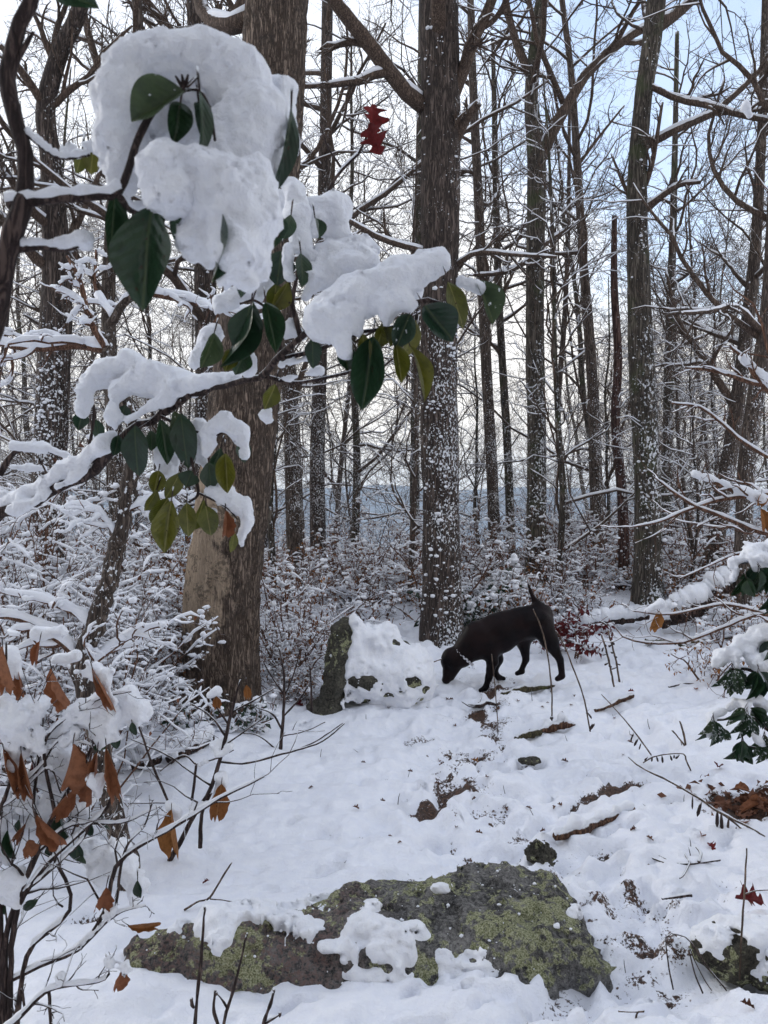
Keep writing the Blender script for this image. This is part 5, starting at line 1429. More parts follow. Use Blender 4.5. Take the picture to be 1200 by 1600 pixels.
# ---- laurel at the right edge with drooping frosted leaves
def right_laurel():
    slim_clump = lambda t_, caps, *a: snow_clump(t_, [(c[0], c[1], c[2], c[3], c[4] * .74, c[5] * .74) + tuple(c[6:]) for c in caps], *a)
    d = 3.0
    b = on_ground(PX(1290, 1250, d)[0], d)
    t = thing('laurel', tuple(b), 'drooping green laurel at right, leaves half frosted with snow and capped by lumps', 'laurel')
    gy = 800 + (CAM_H - b[2]) / d * 1200 + 10
    L = [([(1290, gy), (1295, 1250), (1280, 1120), (1250, 1010), (1215, 920), (1190, 880), (1160, 880)], [22, 20, 17, 14, 11, 8, 5]), ([(1285, 1150), (1240, 1075), (1195, 1055), (1165, 1045), (1140, 1045)], [10, 9, 7, 6, 5]), ([(1290, 1240), (1240, 1165), (1200, 1140), (1170, 1120), (1120, 1125)], [9, 8, 7, 6, 4]),
         ([(1250, 1010), (1225, 1000), (1190, 1000), (1160, 1010)], [7, 6, 5, 4]), ([(1260, 1100), (1220, 1040), (1195, 1040)], [6, 5, 4]), ([(1240, 1165), (1200, 1170), (1165, 1165)], [5, 4, 3])]
    stems(t, L, d, M_STEM, 'branch', 8, 24)
    rows = []
    rng = np.random.default_rng(71)
    for (cx, cy, n, ln, spread, m) in ((1145, 1045, 9, 52, 1.0, M_FROST2), (1185, 1050, 9, 50, 1.0, M_GREEN), (1168, 1112, 11, 52, 1.2, M_FROST2), (1115, 1125, 7, 48, .9, M_FROST2), (1160, 1160, 8, 42, .8, M_GREEN), (1195, 1155, 8, 46, 1.0, M_FROST2), (1185, 890, 12, 46, 1.1, M_GREEN), (1165, 905, 6, 36, .9, M_GREEN), (1205, 1000, 8, 44, 1.0, M_GREEN), (1215, 930, 10, 46, 1.1, M_GREEN), (1235, 1080, 10, 50, 1.2, M_FROST2)):
        for k in range(n):
            a = (k + .5) / n * 2 - 1 + rng.normal(0, .12)
            a *= spread
            l = ln * rng.uniform(.6, .95)
            rows.append((cx + 4 * a, cy + rng.normal(0, 3), cx + l * math.sin(a) * .95, cy + l * math.cos(a) * .95 + 4, rng.uniform(11, 15), m if rng.random() < .75 else M_GREEN, rng.normal(0, .05) - .02, float(np.clip(rng.normal(0, .5), -.8, .8)), 'laurel'))
    part('leaf_stalk', leaves_px(t, rows, d, M_GREEN), M_STEM, t, 'stuff')
    slim_clump(t, [(1150, 880, 1175, 862, 12, 22, .0), (1175, 862, 1220, 858, 22, 26, .0), (1150, 880, 1148, 905, 10, 8, 0), (1180, 870, 1185, 900, 20, 10, -.03), (1220, 858, 1260, 880, 26, 20, 0), (1205, 875, 1210, 905, 18, 10, -.03)], d, .0075, .02, .009, .03)
    slim_clump(t, [(1130, 1024, 1160, 1008, 14, 18, 0), (1160, 1008, 1200, 985, 18, 15, 0), (1130, 1024, 1120, 1035, 12, 8, 0), (1175, 1030, 1205, 1022, 12, 18, -.03), (1200, 985, 1250, 1000, 15, 18, .03), (1190, 1035, 1195, 1060, 14, 8, -.05), (1150, 1020, 1152, 1050, 14, 7, -.03), (1170, 1015, 1172, 1040, 14, 8, -.02)], d, .0075, .02, .009, .03)
    slim_clump(t, [(1108, 1118, 1130, 1112, 8, 9, -.02), (1110, 1125, 1108, 1150, 8, 5, -.04), (1150, 1098, 1185, 1094, 9, 11, -.02), (1165, 1100, 1162, 1130, 10, 6, -.05), (1185, 1100, 1210, 1110, 12, 14, 0), (1180, 1150, 1192, 1165, 8, 6, -.05), (1140, 1105, 1150, 1098, 8, 8, 0)], d, .0085, .02, .005, .03)
right_laurel()

# ---- long bare twigs reaching in from the right, a few with ochre leaves
def right_twigs():
    d = 3.6
    b = on_ground(PX(1420, 1200, d)[0], d)
    t = thing('beech_sapling', tuple(b), 'thin branches reaching in at right with two ochre leaves and little lines of snow', 'sapling')
    gy = 800 + (CAM_H - b[2]) / d * 1200 + 10
    L = [([(1420, gy), (1410, 1100), (1380, 900), (1330, 780), (1280, 700), (1230, 520), (1220, 300)], [24, 22, 20, 17, 14, 9, 4]), ([(1390, 860), (1300, 850), (1200, 835), (1130, 808), (1075, 785), (1040, 760), (1022, 745)], [11, 9, 7, 6, 5, 4, 2]), ([(1330, 780), (1260, 772), (1200, 772), (1120, 782), (1080, 795), (1030, 815), (985, 824)], [9, 8, 7, 6, 5, 4, 2]),
         ([(1345, 800), (1260, 790), (1190, 782), (1130, 760), (1082, 738)], [10, 9, 8, 7, 4]), ([(1290, 710), (1230, 640), (1190, 600), (1165, 565), (1140, 540)], [10, 9, 8, 6, 4]), ([(1280, 700), (1240, 610), (1180, 600), (1120, 580), (1070, 575)], [8, 8, 7, 6, 3]), ([(1210, 720), (1160, 690), (1100, 640), (1050, 630)], [6, 5, 4, 3]), ([(1385, 920), (1280, 890), (1180, 860), (1060, 905)], [7, 6, 4, 2]),
         ([(1400, 1060), (1300, 1000), (1200, 960), (1120, 985), (1060, 1005), (985, 1000), (960, 980)], [9, 8, 6, 5, 4, 3, 2]), ([(1200, 960), (1130, 945), (1050, 960), (990, 955)], [5, 4, 3, 2])]
    stems(t, L, d, M_TWIGB, 'branch', 7, 26, snow=.0015)
    rng = np.random.default_rng(73)
    P, Rr = zip(*[resample([PX(p[0], p[1], d) for p in pts], 12, [v / 2400 * d for v in wd]) for pts, wd in L])
    P2, R2 = spawn(np.stack(P), np.stack(Rr), 7, .25, 1, .8, .3, .6, 7, .2, .02, rng, .0018)
    P3, R3 = spawn(P2, R2, 4, .2, 1, .8, .5, .75, 5, .2, .02, rng, .0014)
    g, gs = Geo(), Geo(); g.tubes(P2, R2, 4); g.tubes(P3, R3, 3)
    ridge(gs, P2, R2, rng, .8, .002, 4, lim=.8, cover=.5)
    part('twigs', g, M_TWIGB, t, 'stuff'); part('snow', gs, M_SNOWCOARSE, t, 'stuff')
    rows = [(1190, 772, 1186, 790, 22, M_BROWN2, -.02, .3, 'dead'), (1188, 795, 1195, 828, 20, M_BROWN2, -.02, .3, 'dead'), (1030, 955, 1018, 985, 20, M_BROWN2, 0, .2, 'dead')]
    part('leaf_stalk', leaves_px(t, rows, d, M_BROWN2), M_STEM, t, 'stuff')
    snow_clump(t, [(1086, 740, 1135, 757, 5, 6), (1150, 765, 1200, 782, 8, 9), (1160, 557, 1200, 598, 7, 9), (1172, 180, 1166, 165, 4, 7, 0), (1010, 955, 1032, 945, 5, 8, 0)], d, .008, .01, .004, .03)
right_twigs()

# ---- a single dead red oak leaf on a wisp of twig
def red_leaf():
    d = 2.3
    t = thing('oak_twig', tuple(PX(470, 400, d)), 'wisp of twig bearing ragged dark red oak leaves high beside the snow cap', 'twig')
    stems(t, [([(452, 500), (472, 395), (500, 320), (535, 265), (560, 240), (578, 200), (583, 168)], [6, 6, 5, 5, 4, 3, 3]), ([(535, 265), (510, 225), (500, 190)], [4, 3, 2])], d, M_STEM, 'twig', 6, 24, snow=.001)
    part('leaf_stalk', leaves_px(t, [(582, 162, 586, 206, 40, M_RED, -.01, .45, 'oak'), (578, 192, 592, 238, 44, M_RED, -.02, -.35, 'oak')], d, M_RED), M_STEM, t, 'stuff')
red_leaf()

# ------------------------------------------------------------------ rocks
def rock_sdf(F, kind):
    if kind == 'front':
        F.ell((.36, 2.790, -.02), (.46, .33, .22), .08)
        F.ell((.57, 2.760, -.03), (.27, .27, .19), .08)
        F.ell((.04, 2.730, .0), (.36, .29, .17), .10)
        F.ell((-.22, 2.650, -.02), (.30, .20, .13), .06)
        F.ell((-.55, 2.610, -.025), (.36, .135, .125), .05)
        F.ell((-.02, 2.510, -.06), (.14, .12, .10), .05)
        G = F.grid(); m_ = np.abs(F.V) < .2
        wv = .012 * fbm(G * 4.0, 2)
        for cut in ((G[..., 2] - .094) + .06 * (G[..., 1] - 2.80) + wv, (-(G[..., 1] - 2.53) * .80 + (G[..., 2] - .05) * .6) + wv, ((G[..., 0] - .70) * .9 + (G[..., 2] - .06) * .45) + wv):
            h_ = np.maximum(.05 - np.abs(F.V - cut), 0) / .05
            F.V = np.maximum(F.V, cut) + h_ * h_ * .0125
        m_ = np.abs(F.V) < .2
        P_ = G[m_]
        st = (P_ @ np.array([.25, .55, 1.0])) * 16 + 1.6 * fbm(P_ * 4.0, 2)       # layered, slightly tilted beds
        F.V[m_] += .010 * (np.abs((st % 1) - .5) * 2 - .5)
        F.rough(.022, .22, 3, 3.3)
        F.rough(.014, .05, 3, 1.3)
        F.rough(.004, .012, 2, 5.3)
    else:
        c = PX(580, 1060, 5.75)
        x, y, z = c[0], c[1], float(land(c[0], c[1]))
        F.cone((x - .34, y - .12, z - .1), (x - .17, y - .05, z + .52), .12, .07, .10)
        F.cone((x - .12, y + .05, z + .45), (x + .10, y + .05, z + .45), .12, .09, .12)
        F.cone((x - .12, y + .1, z + .2), (x + .20, y + .1, z + .16), .22, .18, .12)
        F.ell((x + .24, y + .16, z + .16), (.22, .24, .20), .12)
        F.rough(.045, .28, 3, 8.3)
        F.rough(.015, .06, 3, 2.3)

def boulder(name, label, kind, lo, hi, h, m, loc, snow_fn, snow_h, cat='boulder'):
    t = thing(name, loc, label, cat)
    F = Field(lo, hi, h)
    rock_sdf(F, kind)
    me = F.mesh('stone'); me.transform(Matrix.Translation(-Vector(loc)))
    obj('stone', me, m, t)
    S = Field(lo, hi, snow_h) if snow_h != h else None
    if S is not None:
        rock_sdf(S, kind)
    else:
        S = Field(lo, hi, h); S.V = F.V.copy()
    snow_fn(S)
    me = S.mesh('snow_patch'); me.transform(Matrix.Translation(-Vector(loc)))
    obj('snow_patch', me, M_SNOW, t, 'stuff')
    # loose grains shed round the patches
    co = np.empty(len(me.vertices) * 3); me.vertices.foreach_get('co', co); co = co.reshape(-1, 3) + np.array(loc)
    rg_ = np.random.default_rng(8)
    c = co[rg_.integers(0, len(co), 900)] + rg_.normal(0, .035, (900, 3)) * A(1, .8, .6)
    i = np.clip(((c - F.lo) / F.h).round().astype(int), 0, F.n - 1)
    dist = F.V[i[:, 0], i[:, 1], i[:, 2]]
    ok = (np.abs(dist) < .02) & (c[:, 2] > land(c[:, 0], c[:, 1]))
    c = c[ok]
    g = Geo(); blobs(g, c, .0022 + .005 * rg_.random(len(c)) ** 3, rg_, .8)
    part('snow_grains', g, M_SNOW, t, 'stuff')

def front_snow(S):
    G = S.grid()
    x, y, z = G[..., 0], G[..., 1], G[..., 2]
    # where the photograph shows snow left lying, as seen from the path
    t = np.full(x.shape, -.05)
    u = 600 + x / y * 1200; v = 800 + (CAM_H - z) / y * 1200
    wob = fbm(v3(x * 15, y * 15, 1.0), 4, .6) * .85
    def pat(cx, cy, rx, ry, th, soft=.35):
        nonlocal t
        q = np.sqrt(((u - cx) / rx) ** 2 + ((v - cy) / ry) ** 2) + wob * .38
        k = np.clip((1.0 - q) / soft, 0, 1); k = k * k * (3 - 2 * k)
        t = np.maximum(t, -.012 + (th + .012) * k)
    pat(600, 1478, 74, 46, .042, .45); pat(575, 1450, 36, 26, .046, .5); pat(530, 1478, 34, 14, .03); pat(640, 1445, 26, 12, .028)
    pat(583, 1414, 15, 10, .02); pat(690, 1388, 24, 9, .022); pat(585, 1525, 60, 22, .016); pat(537, 1500, 8, 10, .014)
    pat(720, 1525, 46, 30, .013, .5); pat(690, 1495, 14, 14, .014); pat(905, 1390, 10, 6, .014); pat(897, 1425, 14, 14, .012); pat(870, 1450, 10, 8, .008); pat(740, 1520, 60, 40, .004, .5)
    ledge = np.clip((u - 262 + wob * 40) / 60, 0, 1) * np.clip((520 - u + wob * 40) / 70, 0, 1) * np.clip((1476 + 12 * np.sin(u * .043) - (u - 380) * .12 - v + wob * 26) / 22, 0, 1)
    t = np.maximum(t, -.03 + .062 * ledge)
    S.V = S.V - t - .009 * fbm(v3(x * 44, y * 44, z * 44), 3, .6) * (t > -.03)

boulder('boulder', 'low flat boulder across the path in front, patched with green-yellow lichen and snow', 'front', (-1.0, 2.2, -.16), (.98, 3.2, .27), .0095, M_ROCK, (.1, 2.65, 0), front_snow, .0085)

def back_snow(S):
    G = S.grid()
    x, y, z = G[..., 0], G[..., 1], G[..., 2]
    sh = np.full_like(S.V, 1.0)
    k = max(1, int(round(.055 / S.h)))
    sh[:, :, k:] = S.V[:, :, :-k]                       # the stone moved up: a layer lying on its upper sides
    c = PX(580, 1060, 5.75); zb = float(land(c[0], c[1]))
    w_ = fbm(v3(x * 7, y * 7, z * 7), 3)
    left = np.clip((c[0] - .20 + .05 * w_ + (z - zb) * .12 - x) / .05, 0, 1)
    u = 600 + x / y * 1200; v = 800 + (CAM_H - z) / y * 1200
    hole = 0
    for (cu, cv, ru, rv) in ((640, 1000, 24, 12), (560, 1072, 26, 14)):
        q = np.sqrt(((u - cu) / ru) ** 2 + ((v - cv) / rv) ** 2) + .9 * fbm(v3(x * 11, y * 11, z * 11), 4, .6)
        hole = np.maximum(hole, np.clip((1.05 - q) / .9, 0, 1))
    low = np.clip((zb + .30 - z) / .12, 0, 1)
    S.V = np.minimum(sh, S.V - .02 - .012 * (1 - low)) + left * .14 + hole * .07 + low * np.clip(fbm(v3(x * 9, y * 9, z * 12), 3, .6) - .05, 0, 1) * .10
    S.V = S.V + .014 * fbm(G * 20, 3, .6)
c_ = PX(580, 1060, 5.75)
zz = float(land(c_[0], c_[1]))
boulder('boulder', 'upright grey-green boulder with deep snow on top, left of the dog', 'back', (c_[0] - .62, c_[1] - .45, zz - .14), (c_[0] + .68, c_[1] + .5, zz + .72), .016, M_ROCK2, (c_[0], c_[1], zz), back_snow, .016)

def stone(label, px, py, r, m, seed, snow=0.0, name='stone', sink=.35):
    p = gpos(px, py)
    t = thing(name, tuple(p), label, 'stone')
    F = Field(p - max(r) * 1.5, p + max(r) * 1.5, max(r) / 16)
    rg = np.random.default_rng(seed)
    c = p + A(0, 0, r[2] * (1 - 2 * sink))
    F.ell(c, r, .02)
    F.ell(c + A(r[0] * .35, 0, -r[2] * .2), np.array(r) * .8, .02)
    F.rough(r[2] * .35, max(r) * .6, 3, seed); F.rough(r[2] * .1, max(r) * .15, 2, seed + 2)
    me = F.mesh('rock'); me.transform(Matrix.Translation(-Vector(p)))
    obj('rock', me, m, t)
    if snow:
        G = F.grid()
        sh = np.full_like(F.V, 1.0); k = max(1, int(round(snow / F.h))); sh[:, :, k:] = F.V[:, :, :-k]
        F.V = np.maximum(sh, -(F.V - F.h * .2) * 1.0 - snow) + .35 * snow * fbm(G * 40, 2) + np.clip(-vnoise(G * 14) - .1, 0, 1) * snow * 2.0
        me = F.mesh('snow_cap'); me.transform(Matrix.Translation(-Vector(p)))
        obj('snow_cap', me, M_SNOW, t, 'stuff')
    return t
stone('small angular grey stone poking up behind the right end of the lichen boulder', 846, 1348, (.055, .05, .055), M_ROCK2, 1)
stone('mossy stone at the right edge under snow with a red oak leaf on it', 1160, 1500, (.16, .11, .085), M_ROCK3, 2, .02, sink=.3)
stone('dark stone tip at the bottom right corner under melting snow', 1205, 1525, (.09, .08, .06), M_ROCK3, 3, .015)
stone('small dark stone showing through snow between the two brown log pieces', 826, 1192, (.06, .04, .02), M_ROCK2, 4)

# ------------------------------------------------------------------ dead wood
def log(label, pts, wd, m, seed, snow=.0, name='stick', cat='stick', lift=.3, d=None, sub=None, cover=.8, n=26, sides=10):
    rng = np.random.default_rng(seed)
    P = []
    for i, q in enumerate(pts):
        if d is None:
            g = gpos(q[0], q[1])
        else:
            g = PX(q[0], q[1], d)
        P.append(g)
    P = np.array(P)
    dm = P[:, 1].mean()
    rad = [v / 2400 * dm for v in wd]
    if d is None:
        P[:, 2] += np.array(rad) * lift
    base = P[0].copy()
    t = thing(name, tuple(base), label, cat)
    C, r = resample(P, n, rad)
    r = r * (1 + .22 * vnoise(C * 22 + seed)) + 0
    C = C + .25 * r.mean() * np.stack([vnoise(C * 17 + k * 5.1 + seed) for k in range(3)], -1)
    g = Geo()
    V, Q, T = tube_arrays(C[None], r[None], sides)
    V = V + (r.mean() * .22) * vnoise(V * (2.2 / max(r.mean(), .01)) + seed)[:, None] * nrm(V - C[np.argmin(((V[:, None, :] - C[None]) ** 2).sum(-1), 1)] + 1e-6)
    g.add(V, Q, T)
    part('wood', g, m, t)
    if sub:
        g2 = Geo()
        for q, w_ in sub:
            C2, r2 = resample([gpos(*k) + A(0, 0, .012) if d is None else PX(k[0], k[1], d) for k in q], 10, [v / 2400 * dm for v in w_])
            g2.tubes(C2[None], r2[None], 6)
        part('side_twig', g2, m, t, 'stuff' if len(sub) > 1 else None)
    if snow:
        gs = Geo(); ridge(gs, C[None], r[None], rng, .85, snow, 7, lim=.95, cover=cover)
        if gs.n:
            part('snow', gs, M_SNOW, t, 'stuff')
    return t
log('longest brown stick half sunk in snow right of the path, grey-green at its lower end', [(868, 1315), (905, 1302), (940, 1286), (990, 1270)], [14, 22, 15, 12], M_WOOD, 1, .006, cover=.45, lift=.5)
log('grey-brown stick with a red leaf stuck to its upper end', [(930, 1114), (950, 1107), (965, 1100), (988, 1092)], [5, 9, 10, 9], M_WOOD, 2, lift=.7)
log('mossy strip of bark in the snow beside the front paws of the dog', [(784, 1088), (810, 1082), (835, 1078), (868, 1075)], [6, 13, 9, 4], M_MOSSW, 3, lift=.3)
log('curved dark twig lying just below the front paws of the dog', [(732, 1106), (748, 1108), (760, 1103), (778, 1104)], [4, 8, 8, 6], M_STEM, 4, sub=[([(748, 1105), (752, 1095), (752, 1088)], [3, 2, 2]), ([(722, 1100), (735, 1107), (745, 1108)], [2, 3, 2])], lift=.6)
log('moss-covered bark slab showing at the path edge below the dog', [(806, 1158), (830, 1148), (845, 1144)], [8, 14, 10], M_MOSSW, 5, lift=.2)
log('brown split bark piece next to the moss-covered slab', [(842, 1146), (862, 1138), (880, 1136), (898, 1134)], [6, 17, 16, 6], M_WOOD, 6, .003, cover=.3, lift=.3)
log('dark forked branch on the snow right of the dog', [(1008, 1008), (1035, 1006), (1055, 1009), (1080, 1017)], [10, 8, 8, 5], M_MOSSW, 7, sub=[([(1055, 1012), (1080, 1006), (1120, 1003), (1160, 998)], [4, 6, 5, 2])], lift=.7)
log('rotten fallen log at right, its red-brown broken side showing under snow', [(1030, 972), (1060, 958), (1085, 948), (1100, 938)], [20, 30, 32, 28], M_LOG, 8, .018, 'fallen_log', 'log', d=7.6, cover=.9)
log('upper broken log leaning behind the rotten fallen log', [(1092, 948), (1108, 934), (1124, 922), (1142, 912)], [24, 27, 27, 22], M_LOG, 9, .016, 'fallen_log', 'log', d=7.9, cover=.8)
log('snow-topped log lying flat at the edge of the shrubs right of the red bush', [(905, 976), (940, 972), (970, 968), (1012, 964)], [16, 16, 15, 10], M_LOG, 10, .028, 'fallen_log', 'log', d=7.9, cover=.95)
log('snow-topped dark log left of the broad oak foot, upper piece', [(262, 1196), (285, 1186), (305, 1176), (330, 1160)], [14, 22, 22, 14], M_LOG, 11, .022, 'fallen_log', 'log', cover=.9, lift=.9)
log('short dark log stub left of the broad oak, lower piece', [(204, 1208), (222, 1203), (248, 1192)], [18, 22, 18], M_LOG, 12, .022, 'fallen_log', 'log', cover=.9, lift=.8)
log('broken end of a twig fork lying by the brown stick, lower right', [(1008, 1340), (1040, 1353), (1075, 1354), (1125, 1347)], [3, 4, 4, 3], M_STEM, 13, sub=[([(1078, 1354), (1070, 1343), (1072, 1340)], [3, 3, 2]), ([(1078, 1356), (1068, 1372), (1062, 1380)], [3, 3, 2]), ([(1092, 1352), (1095, 1342), (1088, 1332)], [5, 5, 3]), ([(1030, 1345), (1048, 1352), (1060, 1354)], [2, 2, 2])], lift=1.2)
log('thin straight twig lying on the snow right of the lichen boulder', [(1034, 1407), (1055, 1408), (1080, 1406)], [3, 5, 8], M_STEM, 14, lift=.9)
log('pale twig on the snow with leaf scraps, left of the frosted laurel', [(1045, 1075), (1065, 1072), (1088, 1070)], [3, 4, 3], M_STEM, 15, lift=.8)

# ------------------------------------------------------------------ leaves lying on the snow
def fallen(label, px, py, size, m, kind='oak', rz=None, tilt=.25, lift=.012):
    p = gpos(px, py)
    z0, _ = ground_z(np.array([p[0]]), np.array([p[1]]))
    p[2] = float(z0[0]) + lift
    a = LR.uniform(0, 6.28) if rz is None else rz
    dr = A(math.cos(a), math.sin(a), LR.normal(0, tilt * .5))
    o = leaf(None, m, p - dr * size / 2, p + dr * size / 2, size * .62, (LR.normal(0, tilt), -.35 + LR.normal(0, tilt), 1), kind, name='fallen_leaf')
    tag(o, label, 'leaf', 'fallen leaves on the snow')
    return o
fallen('red-brown oak leaf on the snow below the frosted laurel', 1123, 1208, .075, M_RED)
fallen('dark red leaf beside a brown one, left of the leaf heap', 1113, 1319, .06, M_RED)
fallen('small brown leaf touching a dark red one on the right-hand snow', 1097, 1314, .05, M_BROWN)
fallen('red leaf in the snow left of the upright boulder', 466, 1104, .09, M_RED)
fallen('orange-brown leaf in the trodden path, above the bare patches', 742, 1181, .07, M_BROWN2)
fallen('large dark red oak leaf lying on the mossy stone', 1174, 1453, .13, M_RED, rz=.2, lift=.075)
fallen('red leaf caught at the left foot of the mossy stone', 1106, 1482, .05, M_RED, lift=.03)
fallen('orange leaf resting on snow at the right foot of the upright boulder', 650, 1030, .12, M_BROWN2, lift=.03)
fallen('red leaf scrap on the upper end of the grey-brown stick', 986, 1091, .05, M_RED, lift=.04)
fallen('tiny reddish leaf at the hind feet of the dog', 885, 1003, .05, M_RED, lift=.03)
fallen('dull brown leaf flat in the snow, left of the lichen boulder', 322, 1383, .03, M_RED)
fallen('small dark leaf standing on edge in the lower right corner', 1168, 1590, .04, M_LITTER, lift=.02)
fallen('little brown leaf stuck in snow above the lichen boulder', 556, 1268, .04, M_LITTER, lift=.02)
fallen('brown leaf by the stick near the frosted laurel', 1088, 1084, .05, M_BROWN)
fallen('leaf of dull grey green lying at far right above the mossy stone', 1172, 1408, .04, M_LITTER)
rg = np.random.default_rng(31)
for i in range(60):
    y = rg.uniform(1085, 1330)
    x = np.interp(y, [1080, 1200, 1330], [780, 740, 830]) + rg.normal(0, 130)
    fallen('scrap of dark leaf trodden into the snowy path', x, y, rg.uniform(.02, .045), M_LITTER, lift=.006)['group'] = 'dark leaf scraps on the path'

# the heap of litter at the right edge
p = gpos(1178, 1252)
gl = Geo()
n = 420
c = np.stack([p[0] + rg.normal(.06, .13, n), p[1] + rg.normal(0, .09, n), np.zeros(n)], -1)
c[:, 2] = ground_z(c[:, 0], c[:, 1])[0] + rg.uniform(.0, .05, n)
leaf_cards(gl, c, rg.normal(0, 1, (n, 3)) * A(1, 1, .35), .052, rg, .55)
me = gl.mesh('leaf_heap', tuple(p))
o = obj('leaf_heap', me, M_LITTER, None, 'stuff', tuple(p)); tag(o, 'heap of wet brown leaves scraped bare at the right edge', 'leaf heap')
for k, (x, y) in enumerate(((1172, 1270), (1185, 1262), (1160, 1238))):
    fallen(['tan curled leaf in front on the wet leaf heap', 'rolled tan leaf on top of the wet leaf heap', 'brown leaf at the back of the wet leaf heap'][k], x, y, .09, M_BROWN, 'dead', lift=.05, tilt=.5)

# ------------------------------------------------------------------ dry weed stalks
def stalk(label, pts, wd, d, pods=(), m=None, extra=(), cat='weed', name='weed_stalk', group='dry weed stalks in the snow'):
    b = PX(pts[0][0], pts[0][1], d)
    t = thing(name, tuple(b), label, cat, group)
    L_ = [(p_, [.8 * v for v in w_]) for p_, w_ in [(pts, wd)] + list(extra)]
    stems(t, L_, d, m or M_STALK, 'stem', 5, 20, knots=.2)
    if pods:
        g = Geo()
        for (x, y, x2, y2, w_) in pods:
            x2 += LR.normal(0, 2.2); y2 += LR.normal(0, 2.0); x += LR.normal(0, 1.0); w_ *= LR.uniform(.5, .95)
            if LR.random() < .18:
                continue
            a, e = PX(x, y, d), PX(x2, y2, d)
            g.tubes(np.stack([a, a * .6 + e * .4, a * .2 + e * .8, e])[None], np.array([[.3, .9, 1.0, .25]]) * w_ / 2400 * d, 5)
        part('seed_pods', g, m or M_STEM, t, 'stuff')
    return t
dd = lambda x, y: gpos(x, y)[1]
stalk('thin arching weed stalk crossing the hind leg of the dog, bent at its top', [(862, 1134), (862, 1080), (855, 1020), (845, 980), (833, 952)], [3, 3, 3, 3, 2], dd(862, 1134), [(861, 1128, 864, 1118, 6)])
stalk('taller thin weed stalk right of the hind leg, seed bits at its foot', [(923, 1148), (912, 1090), (898, 1050), (880, 1005), (868, 985)], [3, 3, 3, 3, 2], dd(923, 1148), [(921, 1142, 925, 1130, 6), (917, 1112, 920, 1122, 4)])
stalk('faint stalk standing before the front legs of the dog', [(778, 1148), (777, 1120), (773, 1070), (768, 1022)], [2, 2, 2, 2], dd(778, 1148))
stalk('dry flower spike right of the dog, first of the pair', [(961, 1080), (955, 1050), (948, 1020), (940, 992)], [4, 4, 4, 3], dd(961, 1080), [(955 - k * 1.5, 1052 - 6 * k, 955 - k * 1.5 + (-1) ** k * 5, 1056 - 6 * k, 5) for k in range(9)])
stalk('dry flower spike right of the dog, second of the pair', [(968, 1068), (964, 1040), (958, 1015), (950, 985)], [4, 4, 4, 3], dd(968, 1068), [(965 - k * 1.4, 1048 - 6 * k, 965 - k * 1.4 + (-1) ** k * 5, 1052 - 6 * k, 5) for k in range(9)])
stalk('long dry stem bowed to the snow at right with hanging pods', [(1240, 1350), (1200, 1312), (1165, 1290), (1125, 1270), (1085, 1243), (1040, 1218), (1000, 1198), (982, 1183)], [5, 5, 5, 5, 4, 4, 3, 2], dd(1085, 1300),
      [(1082 + 14 * k, 1243 + 8 * k, 1080 + 14 * k - (k % 2) * 4, 1266 + 9 * k, 6) for k in range(5)] + [(1122, 1266, 1116, 1296, 7), (1128, 1270, 1124, 1300, 7), (1150, 1290, 1150, 1308, 5), (1172, 1300, 1170, 1314, 5)], extra=[([(1130, 1272), (1150, 1288), (1174, 1311)], [5, 4, 3])])
stalk('arched fern-like stem with a row of tiny hanging pods', [(1080, 1205), (1072, 1188), (1068, 1178), (1045, 1178), (1020, 1183), (1005, 1192)], [3, 3, 3, 3, 3, 2], dd(1080, 1206), [(1012 + 7 * k, 1182 - .5 * k, 1011 + 7 * k, 1190 - .5 * k, 4) for k in range(8)])
stalk('leaning stem with drooping pods above the fern-like arch', [(1018, 1180), (1005, 1162), (990, 1142), (972, 1120), (940, 1085)], [3, 3, 3, 2, 2], dd(1018, 1180), [(990 + 6 * k, 1144 + 8 * k, 986 + 6 * k, 1158 + 7 * k, 4) for k in range(4)])
stalk('stiff double twig standing in the snow right of the fern-like stem', [(1072, 1168), (1068, 1145), (1062, 1126)], [4, 4, 3], dd(1072, 1168), extra=[([(1070, 1166), (1058, 1150), (1050, 1141)], [4, 3, 3])])
stalk('thin upright twig in front of the mossy stone', [(1156, 1530), (1158, 1470), (1163, 1400), (1167, 1325)], [4, 4, 4, 3], dd(1156, 1530), extra=[([(1162, 1398), (1180, 1392), (1205, 1390)], [3, 3, 2])])
stalk('bent grass arch at lower right, taller one', [(1052, 1546), (1044, 1505), (1041, 1462), (1062, 1461), (1078, 1470), (1105, 1510), (1135, 1548)], [3, 3, 3, 3, 3, 3, 3], dd(1052, 1546), m=M_STEM)
stalk('bent grass arch at lower right, small inner one', [(1098, 1552), (1085, 1520), (1076, 1478), (1085, 1500), (1100, 1530), (1112, 1548)], [3, 3, 2, 2, 2, 2], dd(1098, 1552), m=M_STEM)
stalk('wire-thin bent stem at the bottom edge right of the boot print', [(993, 1610), (996, 1582), (1008, 1580), (985, 1581), (966, 1580)], [4, 4, 4, 3, 3], dd(993, 1600))
stalk('short twig poking from the snow left of the lichen boulder, forked', [(288, 1422), (310, 1408), (328, 1402), (345, 1375), (362, 1348)], [4, 4, 4, 4, 3], dd(288, 1424), extra=[([(328, 1404), (360, 1408), (394, 1415)], [3, 3, 2])])
stalk('bare twigs sprouting before the upright boulder', [(602, 1085), (592, 1050), (575, 1000), (562, 960)], [4, 4, 3, 2], dd(602, 1085), extra=[([(600, 1080), (590, 1040), (605, 1000), (615, 965)], [3, 3, 2, 2]), ([(588, 1045), (620, 1040), (660, 1038), (690, 1030)], [4, 5, 4, 3]), ([(590, 1042), (560, 1020), (545, 1000)], [3, 3, 2])])
rg = np.random.default_rng(41)
proto_s = None
